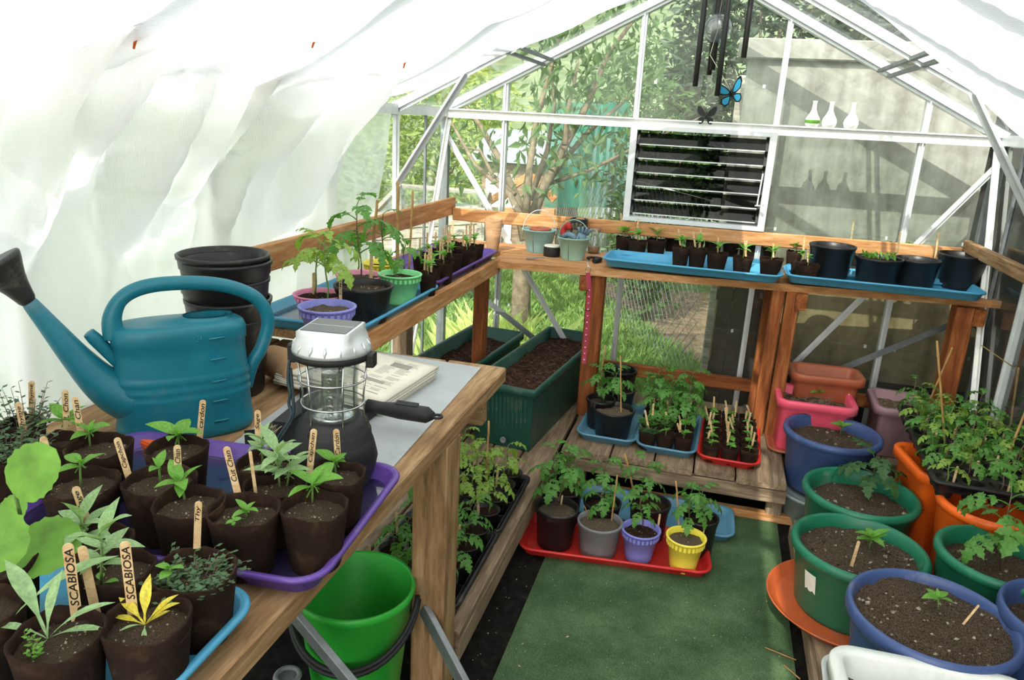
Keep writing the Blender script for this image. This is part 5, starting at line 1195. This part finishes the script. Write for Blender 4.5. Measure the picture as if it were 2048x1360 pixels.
# ================================================================ troughs on the low staging
def trough(label, group, c, w, d, h, rz, zb, mat, soil='soil_dark', lev=.86, rim=.014, r=.02, fl=.82, name='planter_trough', cat='planter'):
    t = thing(name, label, cat, (c[0], c[1], zb), rz, group); m = MB(); o = -(1-fl)*min(w, d)/2
    shell(m, w, d, r, [(o, 0), (o+.003, .006), (-rim*1.2, h-.04), (-rim, h-.035), (0, h-.033), (0, h-.004), (-.003, h), (-rim, h), (-rim-.006, h-.006), (o-.004, .012)]); m.build('tub', M[mat], t)
    m = MB(); W, Dd = w-2*rim-.015, d-2*rim-.015
    def fn(u, v):
        x, y = (u-.5)*W, (v-.5)*Dd; return (x, y, h*lev+.014*noise.noise(Vector((x*9, y*9, c[0]*5)))+.008*noise.noise(Vector((x*40, y*40, 1)))-.006)
    m.grid(fn, max(8, int(W*90)), max(8, int(Dd*90))); m.build('soil', M[soil], t); return t
def ribs(t, w, d, h, mat):
    m = MB()
    for i in range(12): x = (i-5.5)*w*.062; m.bar((x, -d/2+.014, h-.05), (x, -d/2+.021, h*.35), .006, .004, (0, 1, 0))
    m.build('ribs', M[mat], t)
G6 = 'long green troughs on the low staging'
t = trough('long dark green trough of compost beside the bench end', G6, (-.55, -.49), .285, .93, .27, -.12, ZL, 'trough', lev=.84); ribs(t, .285, .93, .27, 'trough')
m = MB(); m.lathe([(.013, 0), (.013, .006), (.009, .007), (.008, .003)], 20, closed_top=True); m.build('drain_plug', M['grey'], t, (.01, -.452, .035), (PI/2, 0, 0))
t = trough('second dark green trough, half hidden behind the bench corner', G6, (-.905, -.62), .285, .93, .27, -.10, ZL, 'trough', lev=.80)
# carry trays with round pots on the left staging
def carry(label, c, nx, ny, px, zb, rz, group, h=.055):
    t = thing('carry_tray', label, 'tray', (c[0], c[1], zb), rz, group); w, d = nx*px+.02, ny*px+.02; m = MB()
    shell(m, w, d, .02, [(-.012, 0), (-.010, .003), (-.001, h), (.006, h), (.006, h-.006), (.008, h-.006), (.008, h+.002), (-.004, h+.002), (-.012, .006)]); m.build('tray_body', M['black'], t)
    m = MB()
    for i in range(nx+1): m.box(-w/2+.01+i*px-.002, -w/2+.01+i*px+.002, -d/2+.01, d/2-.01, .006, h-.004)
    for j in range(ny+1): m.box(-w/2+.01, w/2-.01, -d/2+.01+j*px-.002, -d/2+.01+j*px+.002, .006, h-.004)
    m.build('divider', M['black'], t); return t
G7 = 'tomato pots in the black carry trays'
rows = ['nearest', 'second', 'third', 'fourth']
for ti, (cy0, nm) in enumerate(((-1.845, 'near'), (-1.45, 'far'))):
    cx0 = -.555; carry('black carry tray on the left staging, '+('nearer the bench leg' if ti == 0 else 'further from the bench leg'), (cx0, cy0), 3, 4, .092, ZL, 0, 'black carry trays')
    for j in range(4):
        for i in range(3):
            x = cx0+(i-1)*.092; y = cy0+(j-1.5)*.092
            t = thing('potted_tomato', '%s row, %s pot, in the %s black carry tray under the bench' % (rows[j], ['left', 'middle', 'right'][i], nm), 'potted plant', (x, y, ZL+.007), 0, G7)
            place('pot', pot_mesh('cell', .042, .085, M['black']), t); add_soil(t, .039, .070, 'soil_dark', False)
            if (i, j) != (0, 0): pl_tomato(t, .07, R_.uniform(.06, .12)+.03*ti, .062, 6, R_.uniform(-.01, .01), 0, 'tomato_pale' if ti else 'tomato', R_.uniform(-.01, .02), -.01, .45)
            if (i+j) % 2 == 0: stick(t, (-.022, -.01, .05), (-.022+R_.uniform(-.01, .01), -.01, .15), .008, None, 2)
t = thing('spare_cane', 'thin bamboo cane standing in the far carry tray', 'cane', tuple(at(972, 960, z=ZL+.08)), 0); 
cane(t, 972, 960, 978, 842, ZL+.08, .0035)

# ================================================================ back staging trays
G8 = 'plants in the left blue tray on the back staging'
ZU = ZL+.008
tray('left blue tray of black tomato pots on the back staging', 'plant trays', (-.205, -.54), .25, .44, -.02, ZL, 'bluer', r=.05)
tray('middle blue tray of peat pots on the back staging', 'plant trays', (.045, -.56), .24, .44, -.03, ZL, 'bluer', r=.05)
tray('red tray of peat pots on the back staging', 'plant trays', (.290, -.575), .24, .44, -.03, ZL, 'red', r=.05)
t, c, r, z = potted('nursery_pot', 'pot', 'empty black nursery pot at the rear of the left blue tray', G8, 'nursery', 1208, 1275, 737, ZU, .15, 'black', None)
t, c, r, z = potted('nursery_pot', 'potted plant', 'black nursery pot in the middle of the left blue tray', G8, 'nursery', 1205, 1272, 775, ZU, .12, 'black', 'soil_dark', fine=False); pl_tomato(t, .10, .06, .06, 6)
t, c, r, z = potted('potted_tomato', 'potted plant', 'black pot of bushy tomato by the collar strap in the left blue tray', G8, 'nursery', 1173, 1232, 796, ZU, .13, 'black', fine=False); tomato_px(t, z, 1195, 795, 1205, 735, .075, 9); cane(t, 1197, 790, 1211, 690, z)
t, c, r, z = potted('potted_tomato', 'potted plant', 'largest black pot of tomato at the front of the left blue tray', G8, 'nursery', 1187, 1270, 816, ZU, .125, 'black', 'soil_light'); tomato_px(t, z, 1235, 810, 1232, 745, .075, 9); cane(t, 1242, 826, 1241, 712, z)
G9 = 'peat pots in the middle blue tray'
def stg(label, g, a, b, v, h, fn, sticks, s=.03, kind='tomato', hh=.08, n=7, zb=None, shh=(26, 42)):
    zb = ZU if zb is None else zb
    t, c, r, z = potted('potted_seedling', 'potted plant', label, g, 'peat', a, b, v, zb, h, 'peat', fine=False, soil='soil_dark')
    if fn == 'tom': pl_tomato(t, h*.82, hh, s, n, kind=kind)
    elif fn == 'pep': pl_pepper(t, h*.82, hh, s, n, kind=kind)
    elif fn == 'tuft': pl_tuft(t, h*.8, .03, hh, 26, 'leaf_dark' if kind == 'dark' else 'leaf_tom', .016)
    for k in range(sticks):
        u = (a+b)/2+R_.uniform(-.6, .6)*(b-a)/2; spx(t, u, v+R_.uniform(-5, 5), u+R_.uniform(-9, 9), v-R_.uniform(*shh), z, wd=.0078, marks=4)
    return t
for j in range(5):
    nr = [3, 3, 3, 3, 3][j]
    for i in range(3):
        u = [(1292, 872), (1318, 878), (1363, 880)][i] if j == 0 else None
        cx0 = .045+(i-1)*.072-.012; cy0 = -.735+j*.083
        P3 = Vector((cx0, cy0, ZU+.075)); dd = P3-CAMP; dp_ = dd.dot(CF); uu = 1024+FP*dd.dot(CR)/dp_; vv = 680-FP*dd.dot(CU)/dp_; ru = .0385*FP/dp_
        lab = '%s row from the front, %s peat pot, in the middle blue tray' % (ordn[j], ['left', 'middle', 'right'][i])
        if j == 0: stg(lab, G9, uu-ru, uu+ru, vv, .075, ['tuft', 'pep', 'pep'][i], [1, 0, 2][i], .036, ['dark', 'lance', 'pepper'][i], [.03, .03, .03][i], 7)
        elif j == 1: stg(lab, G9, uu-ru, uu+ru, vv, .075, ['tuft', 'tuft', 'pep'][i], 1, .045, ['x', 'x', 'pepper'][i], [.05, .07, .04][i], 6)
        else: stg(lab, G9, uu-ru, uu+ru, vv, .075, 'tom', 1+(i+j) % 2, .075, 'tomato', .085+.022*j, 9)
G10 = 'peat pots in the red tray'
for j in range(6):
    for i in range(3):
        cx0 = .288+(i-1)*.073; cy0 = -.755+j*.072
        P3 = Vector((cx0, cy0, ZU+.07)); dd = P3-CAMP; dp_ = dd.dot(CF); uu = 1024+FP*dd.dot(CR)/dp_; vv = 680-FP*dd.dot(CU)/dp_; ru = .036*FP/dp_
        stg('%s row from the front, %s peat pot, in the red tray on the staging' % (ordn[j], ['left', 'middle', 'right'][i]), G10, uu-ru, uu+ru, vv, .07, 'pep', 1+(i*j) % 2, .030, 'basil' if (i+j) % 4 else 'pepper', .022, 5, shh=(22, 38))

# ================================================================ trays on the floor
tray_px('long red tray on the carpet holding four pots', (1036, 1098), (1424, 1150), .008, .27, 'red', r=.05)
tray('blue tray on the floor behind the red one', 'plant trays', (.02, -.93), .62, .24, .02, .008, 'bluer', r=.05)
G11 = 'potted tomatoes on the floor trays'
ZF = .016
t, c, r, z = potted('potted_tomato', 'potted plant', 'black pot of tall tomato, leftmost on the red floor tray', G11, 'nursery', 1071, 1158, 1012, ZF, .15, 'black', 'soil_light'); tomato_px(t, z, 1110, 1012, 1115, 905, .085, 11); tomato_px(t, z, 1112, 1012, 1150, 925, .07, 6)
spx(t, 1122, 1010, 1125, 990, z, wd=.006)
t, c, r, z = potted('potted_tomato', 'potted plant', 'faded grey pot of tomato, second on the red floor tray', G11, 'nursery', 1155, 1246, 1040, ZF, .125, 'grey', 'soil_light'); tomato_px(t, z, 1203, 1030, 1205, 975, .07, 9); cane(t, 1223, 1040, 1235, 950, z, .003); cane(t, 1178, 1035, 1168, 1010, z, .0015, 'twig')
t, c, r, z = deco('lavender pot of young tomato, third on the red floor tray', 1243, 1322, 1056, ZF, .12, 'lav', G11, soil='soil_dark'); tomato_px(t, z, 1284, 1055, 1280, 995, .065, 9); spx(t, 1316, 1055, 1320, 1028, z, wd=.007, marks=2)
t, c, r, z = deco('bright yellow pot of tomato at the right end of the red floor tray', 1333, 1413, 1071, ZF, .125, 'yellow', G11, soil='soil_light'); tomato_px(t, z, 1375, 1060, 1382, 985, .075, 10, 'tomato'); cane(t, 1359, 1062, 1352, 962, z, .003); spx(t, 1405, 1075, 1412, 1040, z, wd=.004)
for i, (a, b, v, su, tu, tv, lab) in enumerate(((1104, 1166, 978, 1130, 1140, 895, 'black pot of tomato behind the leftmost floor pot'), (1167, 1243, 1002, 1205, 1212, 925, 'black pot of tomato behind the faded grey pot'), (1259, 1342, 1003, 1293, 1290, 930, 'black pot of tomato behind the lavender floor pot'), (1367, 1438, 1032, 1400, 1405, 980, 'black pot of tomato behind the yellow pot'))):
    t, c, r, z = potted('potted_tomato', 'potted plant', lab, G11, 'nursery', a, b, v, ZF, .14, 'black', 'soil_dark', fine=False); tomato_px(t, z, su, v, tu, tv, .08, 9)
    if i == 2: cane(t, 1268, 985, 1250, 908, z, .004)

# ================================================================ right-hand side
ZR = .097
G12 = 'big round pots on the right'
def saucer(label, c, r, z, mat, h=.03):
    m = MB(); m.lathe([(r*.85, 0), (r*.88, .003), (r*.985, h-.004), (r, h-.002), (r, h), (r*.985, h+.001), (r*.97, h-.003), (r*.86, .007)], 48, closed_top=True); o = m.build('saucer', M[mat], None, (c[0], c[1], z)); tag(o, label, 'saucer', 'pot saucers'); return o
def big(label, kind, a, b, v, zb, h, mat, soil, lev, plant):
    t, c, r, z = potted('large_pot', 'potted plant', label, G12, kind, a, b, v, zb, h, mat, soil, lev)
    return t, c, r, z
t, c, r, z = big('large blue pot of one pepper seedling in the back of the right row', 'big', 1572, 1760, 860, .145, .235, 'navy', 'soil', .78, 1); b = at(1680, 872, z=z)-t.location; pl_pepper(t, .235*.78+.01, .035, .06, 5, b.x, b.y)
m = MB(); m.lathe([(.125, 0), (.128, .004), (.162, .128), (.170, .130), (.172, .140), (.166, .142), (.160, .136), (.122, .124)], 44, closed_top=True); o = m.build('pale_tub', M['greyb'], None, (c.x-.012, c.y-.03, 0)); tag(o, 'pale grey tub on the floor carrying the rear blue pot', 'tub')
t, c, r, z = big('large green pot with a dark feathery tomato, second in the right row', 'big', 1612, 1833, 980, ZR, .235, 'green', 'soil', .74, 1); tomato_px(t, z+.0, 1742, 985, 1752, 925, .13, 9, 'tomato_dark', .5)
t, c, r, z = big('large green pot with sticker and a pepper seedling, third in the right row', 'big', 1590, 1850, 1088, ZR+.008, .215, 'green', 'soil', .80, 1); b = at(1738, 1100, z=z)-t.location; pl_pepper(t, .215*.8+.01, .035, .062, 6, b.x, b.y); spx(t, 1702, 1135, 1718, 1082, z, wd=.009, bury=.01)
m = MB(); rr_ = r*.90
for k in range(5):
    a0, a1 = -2.62+k*.05, -2.62+(k+1)*.05
    b = len(m.v); m.v += [Vector((rr_*math.cos(a)*q, rr_*math.sin(a)*q, zz)) for a in (a0, a1) for q, zz in ((.945, .085), (1.012, .150))]; m.face((b, b+2, b+3, b+1))
m.build('sticker', M['cream'], t)
saucer('wide terracotta saucer under the stickered green pot', c+Vector((-.005, -.01, 0)), .235, ZR, 'saucer')
t, c, r, z = big('large blue-rimmed pot with two-leaved pepper at the bottom right', 'rolled', 1706, 2026, 1225, ZR+.012, .285, 'navy', 'soil', .90, 1); b = at(1875, 1225, z=z)-t.location; pl_pepper(t, .285*.90+.012, .03, .050, 4, b.x, b.y, leanx=-.008); spx(t, 1925, 1250, 1958, 1210, z, wd=.005, bury=.008)
m = MB(); rr_ = r*.86
for k in range(9):
    a0 = -2.72+k*.035; m.tube([Vector((rr_*math.cos(a0+q*.03), rr_*math.sin(a0+q*.03), .20+.02*math.sin(k*2.1+q*3))) for q in (0, .3, .7, 1)], .0016, 4, False)
m.build('lettering', M['white'], t)
t, c, r, z = big('large green pot with a leggy tomato between orange pots and the right edge', 'big', 1884, 2125, 1108, ZR, .30, 'green', 'soil', .82, 1); tomato_px(t, z, 2000, 1140, 2022, 985, .12, 9, 'tomato', .35)
t, c, r, z = big('blue pot cut by the right frame edge', 'rolled', 2020, 2300, 1235, ZR, .32, 'navy', 'soil', .8, 0)
def rtrough(label, corners, zr, zb, mat, d, soil='soil', lev=.78, rr=.05, plant=None, cat='planter', name='square_planter', rim=.02, tw=None):
    a = at(*corners[0], z=zr); b = at(*corners[1], z=zr); w_ = tw or (b-a).length; ang = math.atan2(b.y-a.y, b.x-a.x); mid = a+(b-a).normalized()*w_/2+Vector((-math.sin(ang), math.cos(ang), 0))*d/2
    t = trough(label, 'rounded tubs on the right', (mid.x, mid.y), w_, d, zr-zb, ang, zb, mat, soil, lev, rim, rr, .80, name, cat); return t
t = rtrough('bright pink rounded tub with a tiny seedling', ((1556, 800), (1722, 822)), .43, ZL+.006, 'hotpink', .25, lev=.86)
b = t.matrix_basis.inverted() @ at(1633, 795, z=.40); pl_pepper(t, .19, .035, .045, 5, b.x, b.y); stick(t, (b.x+.12, b.y, .17), (b.x+.125, b.y, .23), .006)
tray('copper brown tray under the pink tub', 'plant trays', (t.location.x, t.location.y-.01), .33, .27, t.rotation_euler[2], ZL-.0, 'copper', h=.016, r=.05)
rtrough('terracotta rounded tub in the far right corner behind the pink one', ((1586, 748), (1738, 765)), .50, ZL, 'terra', .20, 'soil_dark', .62)
rtrough('dusty mauve rounded tub behind the black cell tray', ((1752, 815), (1830, 826)), .42, ZL, 'mauve', .28, 'soil_light', .84, tw=.30)
G13 = 'orange tubs on the right'
rtrough('bright orange tub under the left side of the cell tray', ((1778, 880), (1900, 1012)), .42, ZR, 'orange', .24, 'soil_dark', .6, .06, tw=.30)
c = at(1985, 1005, z=.42); t = thing('large_pot', 'bright orange round tub below the front of the cell tray', 'planter', (c.x, c.y, ZR), 0, G13); place('pot', pot_mesh('big', .155, .323, M['orange']), t); add_soil(t, .135, .2, 'soil_dark', False)
saucer('dark red saucer wedged between the green and orange pots', at(1850, 1090, z=ZR+.03), .15, ZR, 'saucer')
rtrough('pale grey-white rounded tub in the bottom right corner', ((1690, 1450), (2060, 1530)), .38, ZR+.012, 'white', .26, 'soil', .8, .06, rim=.026, tw=.42)
tray('off-white tray sticking out left of the white tub', 'plant trays', (.745, -1.93), .42, .42, -.05, ZR, 'white', h=.03, r=.06)
# cell tray with tomatoes
z0 = .47
ca, cb = at(1800, 812, z=z0), at(1872, 962, z=z0); dirn = (ca-cb); ang = math.atan2(-dirn.x, dirn.y); Dl = dirn.length
ctr = cb+dirn/2+Vector((math.cos(ang), math.sin(ang), 0))*.15
W_, CP = .30, .075
ctray = thing('cell_tray', 'black plastic cell tray of tomatoes resting across the orange tubs', 'tray', (ctr.x, ctr.y, z0-.045), ang, None)
nx, ny = 4, int(Dl/CP); px_, py_ = W_/nx, Dl/ny
m = MB(); shell(m, W_, Dl, .012, [(-.004, .012), (0, .045), (.008, .045), (.008, .038), (.011, .038), (.011, .048), (-.004, .048)], False)
m.f = [f for f in m.f if len(f) == 4]; m.m = m.m[:len(m.f)]; m.sm = m.sm[:len(m.f)]
n = 16
for i in range(nx):
    for j in range(ny):
        cxx, cyy = (i-(nx-1)/2)*px_, (j-(ny-1)/2)*py_; rc = min(px_, py_)*.44; b = len(m.v)
        for k in range(n):
            a = 2*PI*k/n+PI/4; q = 1/max(abs(math.cos(a)), abs(math.sin(a))); m.v.append(Vector((cxx+px_/2*q*math.cos(a), cyy+py_/2*q*math.sin(a), .047)))
        for rr2, zz in ((rc, .047), (rc*.98, .040), (rc*.72, -.012), (rc*.70, -.014)):
            for k in range(n): a = 2*PI*k/n+PI/4; m.v.append(Vector((cxx+rr2*math.cos(a), cyy+rr2*math.sin(a), zz)))
        for q in range(4):
            m.smooth = q > 0
            for k in range(n): m.face((b+q*n+k, b+q*n+(k+1) % n, b+(q+1)*n+(k+1) % n, b+(q+1)*n+k))
        m.smooth = False; m.face([b+4*n+k for k in range(n)])
m.build('tray_body', M['black'], ctray)
rotm = Matrix.Rotation(ang, 3, 'Z')
for i in range(nx):
    for j in range(ny):
        if (i, j) in ((1, 0), (2, 1), (1, 3)): continue
        cxx, cyy = (i-(nx-1)/2)*px_, (j-(ny-1)/2)*py_; p = Vector(ctray.location)+rotm @ Vector((cxx, cyy, -.010))
        t = thing('tomato_plug', '%s row from the front, %s cell from the left, tomato in the black cell tray' % (ordn[j], ordn[i]), 'potted plant', tuple(p), 0, 'tomato plugs in the cell tray')
        add_soil(t, min(px_, py_)*.40, .038, 'soil', False); pl_tomato(t, .040, R_.uniform(.07, .14), .062, 6, 0, 0, 'tomato' if (i+j) % 3 else 'tomato_pale', R_.uniform(-.02, .02), R_.uniform(-.01, .01), .4)
        if (i+j) % 2 == 0: stick(t, (.02, 0, .02), (.022, 0, .10), .007)
for k, (bu, bv, tu, tv, lab) in enumerate(((1845, 830, 1905, 695, 'bamboo cane leaning right at the back of the cell tray'), (1893, 890, 1874, 682, 'bamboo cane leaning left in the cell tray front'), (1905, 790, 1913, 633, 'tallest upright bamboo cane over the cell tray'), (2008, 930, 2075, 760, 'dark cane leaning out at the right edge'), (2022, 850, 2037, 735, 'bamboo cane at the right edge of the cell tray'))):
    b = at(bu, bv, z=z0); t = thing('bamboo_cane', lab, 'cane', tuple(b), 0, 'canes in the cell tray'); tt = at(tu, tv, y=b.y); m = MB(); L0 = Vector((0, 0, -.02)); L1 = tt-b
    m.tube([L0.lerp(L1, q/6) for q in range(7)], [.0042 if q % 2 else .0036 for q in range(7)], 7); m.build('cane', M['bamboo'], t)
m = MB(); a, b = at(1962, 690, y=-.65), at(2032, 738, y=-.65); m.tube([a, b], .0016, 4); tag(m.build('tie_wire', M['bamboo']), 'thin slanting twig by the right-hand glass', 'twig')

# ================================================================ under the bench
bk = thing('bucket', 'large bright green bucket with thick black handle under the bench edge', 'bucket', (-.588, -2.235, .105), 0); bk.scale = (.93, .93, 1)
m = MB(); m.lathe([(.108, 0), (.110, .004), (.143, .285), (.149, .29), (.151, .300), (.149, .309), (.144, .310), (.141, .304), (.106, .008)], 48, closed_top=True); m.build('body', M['bucket'], bk)
m = MB(); K = 24; P = []
for i in range(K+1):
    a = PI*i/K; P.append((.158*math.cos(a)*-1, -.160*math.sin(a), .285-.10*math.sin(a)))
m.tube(P, .0065, 8); m.tube([(x*1.02, y*1.02, z-.010) for x, y, z in P], .0065, 8); o = m.build('handle', M['blackrub'], bk); o.rotation_euler = (0, 0, .25)
m = MB(); m.lathe([(.09, 0), (.07, .012), (.03, .02)], 16, closed_top=True); m.build('dirt', M['soil_dark'], bk, (0, 0, .010))
m = MB(); a = -1.95; m.obox((.123*math.cos(a), .123*math.sin(a), .085), (-math.sin(a)*.02, math.cos(a)*.02, 0), (math.cos(a)*.0015, math.sin(a)*.0015, 0), (0, 0, .012)); m.build('dark_patch', M['blackrub'], bk)
o = plank(None, 'timber_block', (-.70, -2.24, .052), (-.48, -2.24, .052), .16, .104, 'wood_stage'); tag(o, 'rough timber block under the green bucket', 'block')
sl_ = thing('step_ladder', 'paint-spattered folded aluminium step ladder beside the green bucket', 'ladder', (-.5, -2.2, 0), 0); s0 = Vector(sl_.location)
def rail(a, b, ya, yb):
    p, q = at(*a, y=ya)-s0, at(*b, y=yb)-s0; d_ = q-p; p2 = p-d_*.12; q2 = q+d_*(q.z/abs(d_.z))*.98
    m = MB(); m.bar(p2, q2, .036, .016, (0, 1, .3), .002); m.build('side_rail', M['alu_dull'], sl_); return p2, q2
l1 = rail((597, 1240), (705, 1370), -2.42, -2.46); l2 = rail((856, 1232), (930, 1372), -2.17, -2.25)
for t_ in (.85,):
    m = MB(); m.bar(l1[0].lerp(l1[1], t_), l2[0].lerp(l2[1], t_), .03, .02); m.build('rung', M['alu_dull'], sl_)
m = MB(); a = at(575, 1352, z=.25); m.tube([a+Vector((.026*math.cos(i*PI/10), .026*math.sin(i*PI/10), 0)) for i in range(20)], .006, 8, closed=True); m.tube([a+Vector((.03, 0, -.02)), a+Vector((.06, .01, -.02))], .010, 8); m.lathe([(.022, -.25), (.024, -.02), (.028, -.004)], 20, tuple(a), closed_top=True); tag(m.build('hose_fitting', M['grey']), 'grey plastic hose fitting under the bench at the bottom edge', 'fitting')
for i, (a, b) in enumerate((((1530, 1295), (1592, 1320)), ((1568, 1330), (1600, 1358)), ((1080, 900), (1090, 905)))[:2]):
    m = MB(); m.tube([at(*a, z=.012), at(*b, z=.012)], .0022, 5); tag(m.build('straw', M['bamboo']), ['straw stalk lying on the carpet near the white tray', 'shorter straw stalk at the bottom of the carpet'][i], 'straw', 'straws on the carpet')
m = MB()
for i in range(150):
    x, y = R_.uniform(-.3, .48), R_.uniform(-2.6, -1.35); s = R_.uniform(.0005, .0011)*(2.6 if i % 12 == 0 else 1); a = R_.uniform(0, 6); m.obox((x, y, .0095), (math.cos(a)*s*1.6, math.sin(a)*s*1.6, 0), (-math.sin(a)*s*.6, math.cos(a)*s*.6, 0), (0, 0, .0006))
for i in range(45):
    x, y = R_.uniform(-.40, -.32), R_.uniform(-2.4, -.9); s = R_.uniform(.0006, .0016); m.obox((x, y, .001), (s, 0, 0), (0, s, 0), (0, 0, .0008))
o = m.build('floor_litter', M['stick']); tag(o, 'pale crumbs and straw bits scattered over the carpet', 'litter', None, 'stuff')
